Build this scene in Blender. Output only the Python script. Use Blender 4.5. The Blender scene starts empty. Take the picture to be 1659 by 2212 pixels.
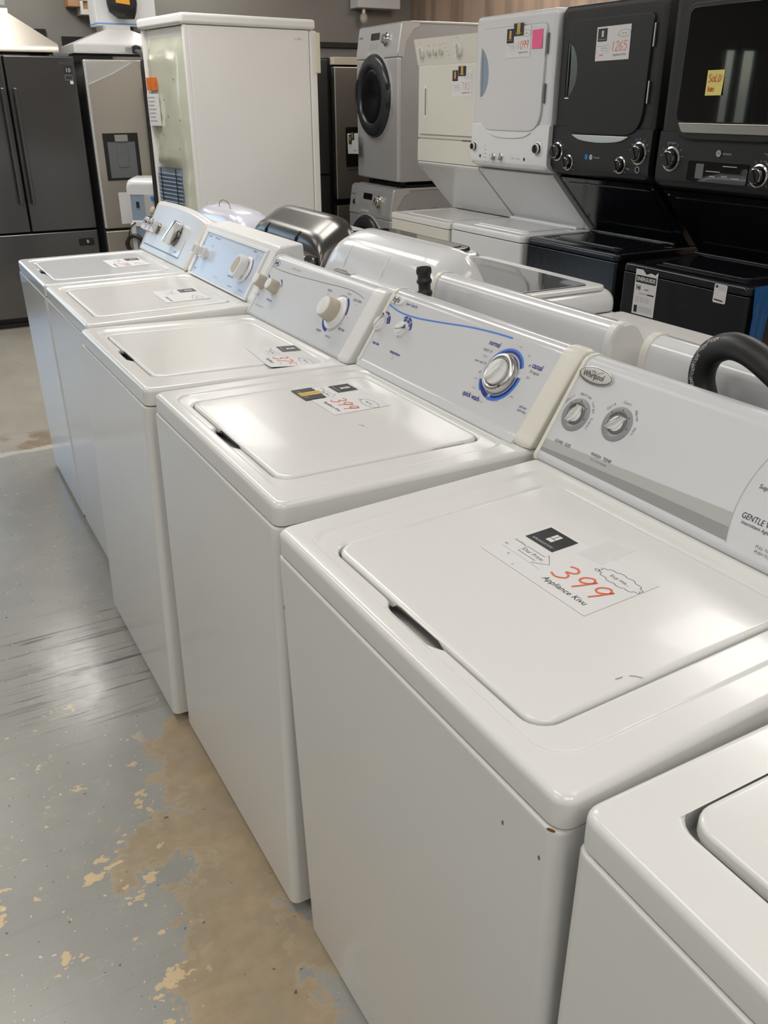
import bpy, math, random
from mathutils import Vector, Matrix
random.seed(7)
PI = math.pi
sc = bpy.context.scene
COL = sc.collection
V = Vector

# ------------------------------------------------------------------ materials
MATS = {}
def principled(name, col, rough=.4, metal=0., spec=.5, coat=0., bump=0., bscale=60., trans=0., alpha=1., mottle=0., mscale=5., emit=None, estr=0., aniso=0.):
    if name in MATS: return MATS[name]
    m = bpy.data.materials.new(name); m.use_nodes = True
    nt = m.node_tree; N = nt.nodes; L = nt.links
    b = N['Principled BSDF']
    b.inputs['Base Color'].default_value = (*col, 1)
    b.inputs['Roughness'].default_value = rough
    b.inputs['Metallic'].default_value = metal
    b.inputs['Specular IOR Level'].default_value = spec
    b.inputs['Coat Weight'].default_value = coat
    b.inputs['Coat Roughness'].default_value = .05
    b.inputs['Transmission Weight'].default_value = trans
    b.inputs['Alpha'].default_value = alpha
    if aniso: b.inputs['Anisotropic'].default_value = aniso
    tc = N.new('ShaderNodeTexCoord')
    if mottle:
        n = N.new('ShaderNodeTexNoise'); n.inputs['Scale'].default_value = mscale; n.inputs['Detail'].default_value = 6
        L.new(tc.outputs['Object'], n.inputs['Vector'])
        r = N.new('ShaderNodeMapRange'); r.inputs['To Min'].default_value = 1-mottle; r.inputs['To Max'].default_value = 1+mottle
        L.new(n.outputs['Fac'], r.inputs['Value'])
        mx = N.new('ShaderNodeMix'); mx.data_type = 'RGBA'; mx.blend_type = 'MULTIPLY'; mx.inputs[0].default_value = 1
        mx.inputs[6].default_value = (*col, 1); L.new(r.outputs[0], mx.inputs[7])
        L.new(mx.outputs[2], b.inputs['Base Color'])
    if bump:
        n = N.new('ShaderNodeTexNoise'); n.inputs['Scale'].default_value = bscale; n.inputs['Detail'].default_value = 3
        L.new(tc.outputs['Object'], n.inputs['Vector'])
        bp = N.new('ShaderNodeBump'); bp.inputs['Strength'].default_value = bump; bp.inputs['Distance'].default_value = .002
        L.new(n.outputs['Fac'], bp.inputs['Height']); L.new(bp.outputs['Normal'], b.inputs['Normal'])
    if emit:
        b.inputs['Emission Color'].default_value = (*emit, 1); b.inputs['Emission Strength'].default_value = estr
    MATS[name] = m
    return m

ENAMEL = principled('white_enamel', (.76, .755, .735), .20, spec=.5, coat=.12, bump=.05, bscale=45, mottle=.02, mscale=3)
ENAMEL_B = principled('cool_white_enamel', (.74, .75, .76), .18, spec=.5, coat=.3, bump=.05, bscale=45)
ENAMEL_Y = principled('aged_white_enamel', (.70, .69, .62), .22, spec=.5, bump=.05, bscale=45, mottle=.03)
PLASTIC_W = principled('white_plastic', (.78, .78, .77), .28, spec=.45)
PLASTIC_I = principled('ivory_plastic', (.73, .69, .57), .35, spec=.45)
PLASTIC_C = principled('cream_plastic', (.74, .72, .65), .33, spec=.45)
BEIGE = principled('beige_plastic', (.50, .44, .36), .45)
FACE_W = principled('console_face_white', (.635, .65, .67), .3, spec=.45, bump=.03, bscale=300)
FACE_B = principled('console_face_blue_grey', (.56, .62, .72), .22, spec=.5)
GREY_L = principled('light_grey_print', (.45, .45, .44), .4)
GREY_M = principled('mid_grey_print', (.30, .30, .29), .4)
GREY_D = principled('dark_grey_plastic', (.14, .15, .155), .35)
GREY_R = principled('dial_ring_grey', (.27, .275, .285), .35)
CHROME = principled('chrome', (.72, .70, .67), .12, 1)
SATIN = principled('satin_metal', (.60, .59, .57), .28, 1)
PAPER = principled('paper', (.72, .71, .71), .7, spec=.2)
TAPE = principled('clear_tape', (.92, .92, .91), .25, spec=.5, alpha=.16)
INK = principled('black_ink', (.018, .018, .02), .45)
INK_G = principled('grey_ink', (.16, .16, .17), .5)
INK_P = principled('pale_ink', (.42, .42, .44), .5)
BLUE = principled('navy_print', (.015, .03, .24), .35)
BLUE_L = principled('bright_blue_print', (.05, .20, .72), .35)
RED = principled('red_orange_marker', (.78, .13, .045), .5)
YELLOW = principled('yellow_note', (.80, .70, .22), .7)
GOLD = principled('gold_print', (.62, .42, .10), .5)
PINK = principled('pink_note', (.85, .13, .28), .7)
ORANGE = principled('orange_sticker', (.72, .17, .03), .5)
BLACK_E = principled('black_enamel', (.010, .011, .014), .14, spec=.5, coat=.2, bump=.03, bscale=60)
SLATE = principled('slate_grey_enamel', (.026, .026, .027), .45, metal=.2, spec=.4, bump=.05, bscale=500)
BLACK_P = principled('black_plastic', (.014, .014, .015), .38)
RUBBER = principled('black_rubber', (.022, .022, .023), .42, spec=.45, mottle=.25, mscale=25)
GLASS_D = principled('dark_glass', (.006, .006, .007), .02, spec=.6, coat=.6)
GLASS_G = principled('grey_lid_glass', (.085, .09, .09), .04, spec=.7, coat=.6)
STEEL_D = principled('black_stainless', (.17, .165, .165), .20, .85, aniso=.4, mottle=.06, mscale=2)
STEEL_C = principled('charcoal_metallic', (.14, .135, .128), .24, .85, mottle=.04)
STEEL = principled('stainless', (.50, .47, .43), .30, .95, aniso=.5, mottle=.05, mscale=2)
STEEL_W = principled('warm_stainless', (.60, .555, .48), .36, .9, aniso=.3)
SILVER = principled('silver_paint', (.62, .62, .625), .30, .35, spec=.5, mottle=.03)
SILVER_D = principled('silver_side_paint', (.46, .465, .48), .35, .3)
RIM_D = principled('dark_door_rim', (.050, .053, .060), .22, .2)
GALV = principled('galvanised_steel', (.30, .31, .285), .45, .7, mottle=.35, mscale=22)
GREYBLUE = principled('grey_blue_panel', (.26, .33, .42), .45)
YPLAST = principled('yellowed_plastic', (.60, .61, .50), .16, spec=.55, coat=.4, mottle=.08, mscale=6)
FRIDGE_W = principled('fridge_white', (.87, .855, .835), .35, spec=.4, mottle=.03, mscale=2)
FILM = principled('plastic_film', (.84, .85, .86), .12, spec=.6, alpha=.42, bump=.5, bscale=14)
FILM_T = principled('thin_plastic_film', (.82, .83, .84), .10, spec=.6, alpha=.20, bump=.4, bscale=10)
BLUEF = principled('blue_plastic_film', (.008, .11, .32), .2, spec=.6)
CARD = principled('brown_cardboard', (.52, .30, .16), .8, mottle=.06)
CARTON = principled('white_carton', (.80, .78, .74), .6)
BULB = principled('lamp_glass', (.75, .70, .62), .1, spec=.6, alpha=.6)
BLUE_LN = principled('pale_blue_strip', (.20, .42, .85), .4)
RUST = principled('rust', (.20, .08, .02), .8)
GRIME = principled('grey_scuff', (.16, .15, .14), .7)
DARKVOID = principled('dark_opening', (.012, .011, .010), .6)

# ------------------------------------------------------------------ mesh builder
class Fr:
    """a local frame: origin and three axes"""
    def __init__(s, O, ex, ey, ez=None):
        s.O = V(O); s.ex = V(ex).normalized(); s.ey = V(ey).normalized()
        s.ez = V(ez).normalized() if ez is not None else s.ex.cross(s.ey).normalized()
    def p(s, u, v, w=0): return s.O + s.ex*u + s.ey*v + s.ez*w
    def at(s, u, v, w=0): return Fr(s.p(u, v, w), s.ex, s.ey, s.ez)
    def rot(s, a):
        c, n = math.cos(a), math.sin(a)
        return Fr(s.O, s.ex*c+s.ey*n, s.ey*c-s.ex*n, s.ez)

class MB:
    def __init__(s, *mats): s.v = []; s.f = []; s.m = []; s.mats = list(mats)
    def mi(s, m):
        if m is None: return 0
        if isinstance(m, int): return m
        if m not in s.mats: s.mats.append(m)
        return s.mats.index(m)
    def add(s, vs, fs, m=None):
        b = len(s.v); k = s.mi(m); s.v += [tuple(x) for x in vs]
        for f in fs: s.f.append([b+i for i in f]); s.m.append(k)
        return s
    def loft(s, loops, m=None, c0=True, c1=True, closed=True, flip=False):
        n = len(loops[0]); vs = [p for l in loops for p in l]; fs = []
        for i in range(len(loops)-1):
            for j in range(n if closed else n-1):
                a = i*n+j; b = i*n+(j+1) % n
                fs.append([a, b, b+n, a+n])
        if c0: fs.append(list(range(n))[::-1])
        if c1: fs.append([(len(loops)-1)*n+j for j in range(n)])
        if flip: fs = [f[::-1] for f in fs]
        return s.add(vs, fs, m)
    def rbox(s, x0, x1, y0, y1, z0, z1, r=.004, m=None, seg=3, rp=None, r0=None):
        rp = r if rp is None else rp; r0 = r if r0 is None else r0
        L = []
        for i in range(seg+1):
            a = PI/2*i/seg; ins = r0*(1-math.sin(a)); L.append([(x, y, z0+r0*(1-math.cos(a))) for x, y in rrect(x0+ins, x1-ins, y0+ins, y1-ins, max(rp-ins, .0004))])
        for i in range(seg+1):
            a = PI/2*i/seg; ins = r*(1-math.cos(a)); L.append([(x, y, z1-r*(1-math.sin(a))) for x, y in rrect(x0+ins, x1-ins, y0+ins, y1-ins, max(rp-ins, .0004))])
        return s.loft(L, m)
    def prism(s, F, poly, h, bev=0., m=None, h0=0., seg=2, cap0=True):
        """polygon (ccw in the frame) extruded from h0 to h, its top edge rounded"""
        L = [[F.p(u, v, h0) for u, v in poly]]
        if bev:
            for i in range(seg+1):
                a = PI/2*i/seg; pl = offset(poly, -bev*(1-math.cos(a)))
                L.append([F.p(u, v, h-bev*(1-math.sin(a))) for u, v in pl])
        else: L.append([F.p(u, v, h) for u, v in poly])
        return s.loft(L, m, c0=cap0)
    def lathe(s, F, prof, m=None, n=32, c0=True, c1=True):
        return s.loft([[F.p(r*math.cos(2*PI*k/n), r*math.sin(2*PI*k/n), h) for k in range(n)] for r, h in prof], m, c0, c1)
    def tube(s, pts, r, m=None, n=12, caps=True):
        pts = [V(p) for p in pts]; L = []; up = None
        for i, p in enumerate(pts):
            t = (pts[min(i+1, len(pts)-1)]-pts[max(i-1, 0)]).normalized()
            if up is None:
                up = t.orthogonal().normalized()
            up = (up-t*up.dot(t)).normalized(); sd = t.cross(up)
            rr = r[i] if isinstance(r, (list, tuple)) else r
            L.append([p+(up*math.cos(2*PI*k/n)+sd*math.sin(2*PI*k/n))*rr for k in range(n)])
        return s.loft(L, m, caps, caps)
    def poly(s, F, poly, m=None, w=.0004):
        return s.add([F.p(u, v, w) for u, v in poly], [list(range(len(poly)))], m)
    def stroke(s, F, pts, wd, m=None, w=.0005, closed=False):
        n = len(pts); l = []; r = []
        for i in range(n):
            a = V(pts[(i-1) % n] if closed else pts[max(i-1, 0)]); b = V(pts[(i+1) % n] if closed else pts[min(i+1, n-1)])
            d = (b-a); d = d.normalized() if d.length > 1e-9 else V((1, 0)); nn = V((-d.y, d.x))*wd/2; p = V(pts[i])
            l.append(F.p(*(p+nn), w)); r.append(F.p(*(p-nn), w))
        fs = [[i, n+i, n+(i+1) % n, (i+1) % n] for i in range(n if closed else n-1)]
        return s.add(l+r, fs, m)
    def arc(s, F, r0, r1, a0, a1, m=None, w=.0004, n=24):
        a0, a1 = math.radians(a0), math.radians(a1)
        vs = [F.p(r*math.cos(a0+(a1-a0)*i/n), r*math.sin(a0+(a1-a0)*i/n), w) for r in (r0, r1) for i in range(n+1)]
        return s.add(vs, [[i, i+1, n+2+i, n+1+i][::-1] if a1 > a0 else [i, i+1, n+2+i, n+1+i] for i in range(n)], m)
    def text(s, F, txt, size, m=None, al='CENTER', w=.0006, bold=0., sx=1., shear=0.):
        cu = bpy.data.curves.new('t', 'FONT'); cu.body = txt; cu.size = size; cu.align_x = al; cu.align_y = 'CENTER'
        cu.offset = bold; cu.shear = shear; cu.resolution_u = 2
        ob = bpy.data.objects.new('t', cu); me = bpy.data.meshes.new_from_object(ob)
        s.add([F.p(v.co.x*sx, v.co.y, w) for v in me.vertices], [list(p.vertices) for p in me.polygons], m)
        bpy.data.objects.remove(ob); bpy.data.curves.remove(cu); bpy.data.meshes.remove(me)
        return s
    def build(s, name, parent=None, label=None, loc=None, flat=False, ang=38):
        me = bpy.data.meshes.new(name); me.from_pydata(s.v, [], s.f)
        for m in s.mats: me.materials.append(m)
        me.polygons.foreach_set('material_index', s.m)
        me.update()
        o = bpy.data.objects.new(name, me); COL.objects.link(o)
        if not flat:
            me.polygons.foreach_set('use_smooth', [True]*len(me.polygons)); me.set_sharp_from_angle(angle=math.radians(ang))
            w = o.modifiers.new('wn', 'WEIGHTED_NORMAL'); w.keep_sharp = True; w.weight = 80
        if parent is not None: o.parent = parent
        if loc: o.location = loc
        if label: o['label'] = label
        return o

def rrect(x0, x1, y0, y1, r, k=5, bump=None):
    """rounded rectangle, ccw seen from +z; the x0 side carries extra points for a bump"""
    P = []
    for cx, cy, a0 in ((x1-r, y0+r, -PI/2), (x1-r, y1-r, 0), (x0+r, y1-r, PI/2)):
        for i in range(k+1): a = a0+PI/2*i/k; P.append((cx+r*math.cos(a), cy+r*math.sin(a)))
    if bump is not None:
        ya, yb, fn = bump
        for i in range(17): y = yb+(ya-yb)*i/16; P.append((x0+fn(y), y))
    for i in range(k+1): a = PI+PI/2*i/k; P.append((x0+r+r*math.cos(a), y0+r+r*math.sin(a)))
    return P
def offset(poly, d):
    n = len(poly); out = []
    for i in range(n):
        p0, p1, p2 = V(poly[i-1]), V(poly[i]), V(poly[(i+1) % n])
        a = (p1-p0); b = (p2-p1)
        a = a.normalized() if a.length > 1e-9 else b.normalized(); b = b.normalized() if b.length > 1e-9 else a
        n1, n2 = V((a.y, -a.x)), V((b.y, -b.x)); nn = n1+n2
        nn = nn.normalized() if nn.length > 1e-6 else n1
        out.append(tuple(p1+nn*d/max(.45, nn.dot(n1))))
    return out
def rpoly(u0, u1, v0, v1, r, k=5): return rrect(u0, u1, v0, v1, r, k)
def ellipse(cx, cy, a, b, n=32): return [(cx+a*math.cos(2*PI*i/n), cy+b*math.sin(2*PI*i/n)) for i in range(n)]
def fillet(pts, r, k=4):
    """round the corners of a polygon"""
    out = []; n = len(pts)
    for i in range(n):
        p0, p1, p2 = V(pts[i-1]), V(pts[i]), V(pts[(i+1) % n]); rr = r[i] if isinstance(r, (list, tuple)) else r
        if rr <= 0: out.append(tuple(p1)); continue
        d0 = min(rr, (p0-p1).length*.49); d2 = min(rr, (p2-p1).length*.49)
        a = p1+(p0-p1).normalized()*d0; b = p1+(p2-p1).normalized()*d2
        for j in range(k+1):
            t = j/k; out.append(tuple(a*(1-t)**2+p1*2*t*(1-t)+b*t*t))
    return out
def spline(pts, n=10):
    P = [V(p) for p in pts]; out = []
    for i in range(len(P)-1):
        a, b, c_, d = P[max(i-1, 0)], P[i], P[i+1], P[min(i+2, len(P)-1)]
        for j in range(n):
            t = j/n; out.append(.5*((2*b)+(c_-a)*t+(2*a-5*b+4*c_-d)*t*t+(3*b-a-3*c_+d)*t**3))
    out.append(P[-1]); return out

def thing(name, label, cat, loc=(0, 0, 0), rz=0, group=None, mat=None):
    o = bpy.data.objects.new(name, None); COL.objects.link(o); o.empty_display_size = .1
    if mat is not None: o.matrix_world = mat
    else: o.location = loc; o.rotation_euler = (0, 0, rz)
    o['label'] = label; o['category'] = cat
    if group: o['group'] = group
    return o
def tag(o, label, cat, group=None):
    o['label'] = label; o['category'] = cat
    if group: o['group'] = group
    return o
def struct(o): o['kind'] = 'structure'; return o

# ------------------------------------------------------------------ camera
CAM = (-.4478, -.795, 1.5071); YAW, PITCH, ROLL, FPX = .5075, .4450, -.0024, 1865.9
cy_, sy_, cp_, sp_ = math.cos(YAW), math.sin(YAW), math.cos(PITCH), math.sin(PITCH)
fw = V((sy_*cp_, cy_*cp_, -sp_)); rt = V((cy_, -sy_, 0)); up = rt.cross(fw)
rt2 = rt*math.cos(ROLL)+up*math.sin(ROLL); up2 = up*math.cos(ROLL)-rt*math.sin(ROLL)
cam = bpy.data.cameras.new('camera'); co = bpy.data.objects.new('camera', cam); COL.objects.link(co)
mw = Matrix.Identity(4)
for i in range(3): mw[i][0] = rt2[i]; mw[i][1] = up2[i]; mw[i][2] = -fw[i]; mw[i][3] = CAM[i]
co.matrix_world = mw
cam.sensor_fit = 'VERTICAL'; cam.sensor_height = 36; cam.sensor_width = 36; cam.lens = FPX/2212*36; cam.clip_start = .02
sc.camera = co

# ------------------------------------------------------------------ room
XL, XR, YN, YF, ZC = -4.2, 4.15, -4.0, 6.95, 3.0
def nodes_floor():
    m = bpy.data.materials.new('worn_painted_concrete'); m.use_nodes = True
    nt = m.node_tree; N = nt.nodes; L = nt.links; b = N['Principled BSDF']
    tc = N.new('ShaderNodeTexCoord'); P = tc.outputs['Object']
    def math_(op, a, c=None, d=None, clamp=False):
        n = N.new('ShaderNodeMath'); n.operation = op; n.use_clamp = clamp
        for i, x in enumerate((a, c, d)):
            if x is None: continue
            if isinstance(x, (int, float)): n.inputs[i].default_value = x
            else: L.new(x, n.inputs[i])
        return n.outputs[0]
    def noise(scale, detail=4, vec=P, rough=.55, dist=0.):
        n = N.new('ShaderNodeTexNoise'); n.inputs['Scale'].default_value = scale; n.inputs['Detail'].default_value = detail
        n.inputs['Roughness'].default_value = rough; n.inputs['Distortion'].default_value = dist; L.new(vec, n.inputs['Vector']); return n.outputs['Fac']
    def mapping(sx, sy, rz=0., loc=(0, 0, 0)):
        n = N.new('ShaderNodeMapping'); n.inputs['Scale'].default_value = (sx, sy, 1); n.inputs['Rotation'].default_value = (0, 0, rz); n.inputs['Location'].default_value = loc
        L.new(P, n.inputs['Vector']); return n.outputs[0]
    def step(x, a, c):
        n = N.new('ShaderNodeMapRange'); n.interpolation_type = 'SMOOTHSTEP'; n.inputs['From Min'].default_value = a; n.inputs['From Max'].default_value = c; L.new(x, n.inputs['Value']); return n.outputs[0]
    def mix(f, a, c):
        n = N.new('ShaderNodeMix'); n.data_type = 'RGBA'
        if isinstance(f, (int, float)): n.inputs[0].default_value = f
        else: L.new(f, n.inputs[0])
        for i, x in ((6, a), (7, c)):
            if isinstance(x, tuple): n.inputs[i].default_value = (*x, 1)
            else: L.new(x, n.inputs[i])
        return n.outputs[2]
    def capsule(a, c, r):
        """signed distance to a segment a-c with radius r"""
        ax, ay = a; bx, by = c; dx, dy = bx-ax, by-ay; l2 = dx*dx+dy*dy
        sp = N.new('ShaderNodeSeparateXYZ'); L.new(P, sp.inputs[0]); x, y = sp.outputs[0], sp.outputs[1]
        px = math_('SUBTRACT', x, ax); py = math_('SUBTRACT', y, ay)
        t = math_('DIVIDE', math_('ADD', math_('MULTIPLY', px, dx), math_('MULTIPLY', py, dy)), l2, clamp=True)
        qx = math_('SUBTRACT', px, math_('MULTIPLY', t, dx)); qy = math_('SUBTRACT', py, math_('MULTIPLY', t, dy))
        return math_('SUBTRACT', math_('SQRT', math_('ADD', math_('MULTIPLY', qx, qx), math_('MULTIPLY', qy, qy))), r)
    # paint, with cloudy traffic wear
    paint = mix(step(noise(1.1, 3), .3, .75), (.325, .322, .30), (.395, .385, .355))
    paint = mix(math_('MULTIPLY', step(noise(7, 4), .45, .75), .35), paint, (.42, .40, .35))
    sp = N.new('ShaderNodeSeparateXYZ'); L.new(P, sp.inputs[0])
    far = step(math_('ADD', sp.outputs[1], math_('MULTIPLY', math_('SUBTRACT', noise(2.5, 4), .5), .5)), 3.25, 3.5)
    paint = mix(math_('MULTIPLY', far, .85), paint, mix(noise(3, 4), (.30, .27, .21), (.52, .48, .40)))
    # big worn patch along the front of the near machines
    d = capsule((.0, .98), (.0, .55), .13)
    for a, c, r in (((-.09, .72), (-.22, .71), .06), ((-.10, .50), (-.12, .33), .10), ((-.17, .33), (-.17, .20), .095), ((-.03, .30), (.03, .27), .05), ((-.25, .70), (-.285, .64), .022), ((-.12, .30), (-.10, .0), .08)):
        d = math_('MINIMUM', d, capsule(a, c, r))
    wob = math_('MULTIPLY', math_('SUBTRACT', noise(16, 6, rough=.70, dist=.5), .5), .24)
    wob2 = math_('MULTIPLY', math_('SUBTRACT', noise(55, 3, rough=.6), .5), .035)
    dw = math_('ADD', math_('ADD', d, wob), wob2)
    worn = step(dw, .008, .002)
    # paint chips away from the patch
    chip = step(noise(10, 4, rough=.6, vec=mapping(1.0, 1.3, .4)), .618, .626)
    chip2 = step(noise(26, 3, vec=mapping(1, 1, .9)), .675, .685)
    zone = step(capsule((-.46, .40), (-.42, 1.10), .22), .10, .0)
    chips = math_('MULTIPLY', math_('MAXIMUM', chip, chip2), zone)
    tan = mix(noise(22, 4), (.32, .245, .150), (.52, .405, .265))
    tan = mix(math_('MULTIPLY', step(noise(5, 4), .35, .7), .6), tan, (.32, .27, .21))
    chiptan = mix(noise(30, 3), (.62, .45, .25), (.75, .60, .38))
    edge = math_('MULTIPLY', step(dw, -.028, .0), .5)
    tan = mix(edge, tan, (.50, .40, .27))
    col = mix(worn, paint, tan)
    col = mix(chips, col, chiptan)
    # a worn strip across the aisle and a pale line beside it
    sl = N.new('ShaderNodeMapping'); L.new(P, sl.inputs['Vector'])
    yy = math_('ADD', sp.outputs[1], math_('MULTIPLY', math_('SUBTRACT', noise(9, 5), .5), .10))
    strip = math_('MULTIPLY', step(yy, 3.40, 3.44), step(yy, 3.70, 3.60))
    col = mix(math_('MULTIPLY', strip, step(noise(5, 5), .38, .5)), col, mix(noise(14, 3), (.20, .15, .10), (.40, .32, .22)))
    line = math_('MULTIPLY', step(yy, 3.355, 3.37), step(yy, 3.43, 3.405))
    col = mix(math_('MULTIPLY', line, .8), col, (.62, .59, .50))
    # dragged scuffs across the aisle
    sc1 = step(noise(1.0, 5, vec=mapping(2.6, 60, .35), rough=.6, dist=.5), .57, .66)
    sc2 = step(noise(1.0, 5, vec=mapping(1.6, 42, -.25, (3, 1, 0)), rough=.6, dist=.5), .57, .68)
    sc3 = step(noise(1.0, 4, vec=mapping(3.5, 46, 1.0, (1, 4, 0)), rough=.6, dist=.6), .60, .70)
    sc1 = math_('MAXIMUM', sc1, sc3)
    sz = step(capsule((-.18, 1.62), (-.20, 1.38), .13), .16, .0)
    scuff = math_('MULTIPLY', math_('MAXIMUM', sc1, sc2), math_('ADD', math_('MULTIPLY', sz, .7), .05))
    col = mix(scuff, col, (.055, .05, .045))
    wl = math_('MULTIPLY', step(noise(1.0, 3, vec=mapping(3, 75, .9, (7, 3, 0))), .73, .75), .35)
    col = mix(wl, col, (.70, .69, .66))
    fl = math_('MULTIPLY', math_('MULTIPLY', step(noise(85, 1), .735, .75), .7), math_('SUBTRACT', 1.0, worn))
    col = mix(fl, col, (.75, .74, .70))
    dk = math_('MULTIPLY', step(noise(60, 1, vec=mapping(1, 1, 0, (5, 5, 0))), .75, .77), .7)
    col = mix(dk, col, (.04, .037, .033))
    L.new(col, b.inputs['Base Color'])
    rg = math_('ADD', math_('MULTIPLY', noise(14, 3), .16), .17)
    rg = math_('ADD', rg, math_('MULTIPLY', worn, .28), None, True)
    rg = math_('ADD', rg, math_('MULTIPLY', far, .06), None, True)
    rg = math_('SUBTRACT', rg, math_('MULTIPLY', sz, .05), None, True)
    L.new(rg, b.inputs['Roughness']); b.inputs['Specular IOR Level'].default_value = .45
    hh = math_('MULTIPLY', noise(40, 3), .5)
    bp = N.new('ShaderNodeBump'); bp.inputs['Strength'].default_value = .35; bp.inputs['Distance'].default_value = .0015
    L.new(hh, bp.inputs['Height']); L.new(bp.outputs['Normal'], b.inputs['Normal'])
    return m
WALL_G = principled('grey_wall_paint', (.30, .285, .26), .7, spec=.3, mottle=.06, mscale=2, bump=.1, bscale=30)
WALL_L = principled('light_wall_paint', (.45, .45, .44), .7, spec=.3)
CEIL = principled('ceiling_paint', (.70, .69, .67), .8, spec=.2)

def slab(name, x0, x1, y0, y1, z0, z1, mat):
    return struct(MB(mat).add([(x, y, z) for z in (z0, z1) for x, y in ((x0, y0), (x1, y0), (x1, y1), (x0, y1))],
        [[3, 2, 1, 0], [4, 5, 6, 7], [0, 1, 5, 4], [1, 2, 6, 5], [2, 3, 7, 6], [3, 0, 4, 7]]).build(name, flat=True))
slab('floor', XL-.1, XR+.1, YN-.1, YF+.1, -.1, 0, nodes_floor())
slab('ceiling', XL-.1, XR+.1, YN-.1, YF+.1, ZC, ZC+.1, CEIL)
slab('wall_near', XL-.1, XR+.1, YN-.1, YN, 0, ZC, WALL_L)
def wood_wall():
    m = bpy.data.materials.new('brown_panel_wall'); m.use_nodes = True
    nt = m.node_tree; N = nt.nodes; L = nt.links; b = N['Principled BSDF']
    tc = N.new('ShaderNodeTexCoord'); mp = N.new('ShaderNodeMapping'); mp.inputs['Scale'].default_value = (1, 1, .06)
    L.new(tc.outputs['Object'], mp.inputs[0]); n = N.new('ShaderNodeTexNoise'); n.inputs['Scale'].default_value = 6; n.inputs['Detail'].default_value = 6; L.new(mp.outputs[0], n.inputs['Vector'])
    r = N.new('ShaderNodeValToRGB'); r.color_ramp.elements[0].position = .42; r.color_ramp.elements[0].color = (.38, .275, .205, 1); r.color_ramp.elements[1].position = .56; r.color_ramp.elements[1].color = (.60, .44, .33, 1)
    L.new(n.outputs['Fac'], r.inputs[0]); L.new(r.outputs[0], b.inputs['Base Color']); b.inputs['Roughness'].default_value = .6
    return m
slab('wall_right', XR, XR+.1, YN-.1, YF+.1, 0, ZC, wood_wall())
slab('wall_left', XL-.1, XL, YN-.1, YF+.1, 0, ZC, WALL_L)
# far wall with the shop windows in its left end
def bx(mb, x0, x1, y0, y1, z0, z1, m=None): mb.add([(x, y, z) for z in (z0, z1) for x, y in ((x0, y0), (x1, y0), (x1, y1), (x0, y1))], [[3, 2, 1, 0], [4, 5, 6, 7], [0, 1, 5, 4], [1, 2, 6, 5], [2, 3, 7, 6], [3, 0, 4, 7]], m); return mb
WX = ((-3.93, -3.64, .85, 2.05), (-3.60, -3.36, .85, 2.05), (-2.2, -1.2, .12, 2.3), (-1.1, -.12, .12, 2.3))
mb = MB(WALL_G); xs = [XL-.1]+[v for w_ in WX for v in w_[:2]]+[XR+.1]
for i in range(0, 10, 2): bx(mb, xs[i], xs[i+1], YF, YF+.1, 0, ZC)
for a, b_, za, zb in WX: bx(mb, a, b_, YF, YF+.1, 0, za); bx(mb, a, b_, YF, YF+.1, zb, ZC)
struct(mb.build('wall_far', flat=True))
GLASS = principled('window_glass', (1, 1, 1), .0, trans=1.0, alpha=.25)
for k, (a, b_, za, zb) in enumerate(WX):
    w = MB(BLACK_P)
    for q in ((a, a+.03, za, zb), (b_-.03, b_, za, zb), (a+.03, b_-.03, za, za+.04), (a+.03, b_-.03, zb-.04, zb)): bx(w, q[0], q[1], YF+.02, YF+.08, q[2], q[3])
    o = struct(w.build('window_%d' % (k+1), flat=True))
    bx(MB(GLASS), a+.03, b_-.03, YF+.048, YF+.052, za+.04, zb-.04).build('pane', o, flat=True)
# pavement outside
slab('trim_1', -16, 8, YF+.12, YF+14, -.14, -.04, principled('street_asphalt', (.25, .25, .25), .8))

w = bpy.data.worlds.new('sky'); sc.world = w; w.use_nodes = True
wn = w.node_tree.nodes; wl_ = w.node_tree.links; bg = wn['Background']
sky = wn.new('ShaderNodeTexSky'); sky.sky_type = 'NISHITA'; sky.sun_elevation = math.radians(32); sky.sun_rotation = math.radians(140); sky.sun_disc = False; sky.ozone_density = 2.5
wl_.new(sky.outputs[0], bg.inputs[0]); bg.inputs[1].default_value = .36
for a, b_, za, zb in WX[2:]:
    al = bpy.data.lights.new('window_portal', 'AREA'); al.shape = 'RECTANGLE'; al.size = b_-a; al.size_y = zb-za; al.cycles.is_portal = True
    o = bpy.data.objects.new('window_portal', al); COL.objects.link(o); o.location = ((a+b_)/2, YF+.11, (za+zb)/2); o.rotation_euler = (-PI/2, 0, 0)

# ceiling troffers: a few inferred from reflections, the rest unseen fill lamps added
def troffer(x, y, along_y=True, power=1.0, z=ZC, temp=(1, .97, .925)):
    lab = 'white ceiling light with a bright diffuser, from an unseen set mostly added as fill'
    t = thing('ceiling_or_fill_light', lab, 'ceiling light', (x, y, z), 0 if along_y else PI/2, 'ceiling lights over the shop floor')
    f = MB(PLASTIC_W)
    for q in ((-.30, -.28, -.62, .62), (.28, .30, -.62, .62), (-.28, .28, -.62, -.60), (-.28, .28, .60, .62)): bx(f, *q, -.06, -.001)
    bx(f, -.28, .28, -.60, .60, -.02, -.001)
    f.build('frame', t, flat=True)
    em = principled('lit_diffuser_%.2f' % power, (.9, .9, .88), .5, emit=temp, estr=power)
    MB(em).add([(-.279, -.599, -.05), (-.279, .599, -.05), (.279, .599, -.05), (.279, -.599, -.05)], [[0, 1, 2, 3]]).build('diffuser', t, flat=True)
    em.cycles.emission_sampling = 'BACK' if False else 'FRONT'
LP = 8.0
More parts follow.
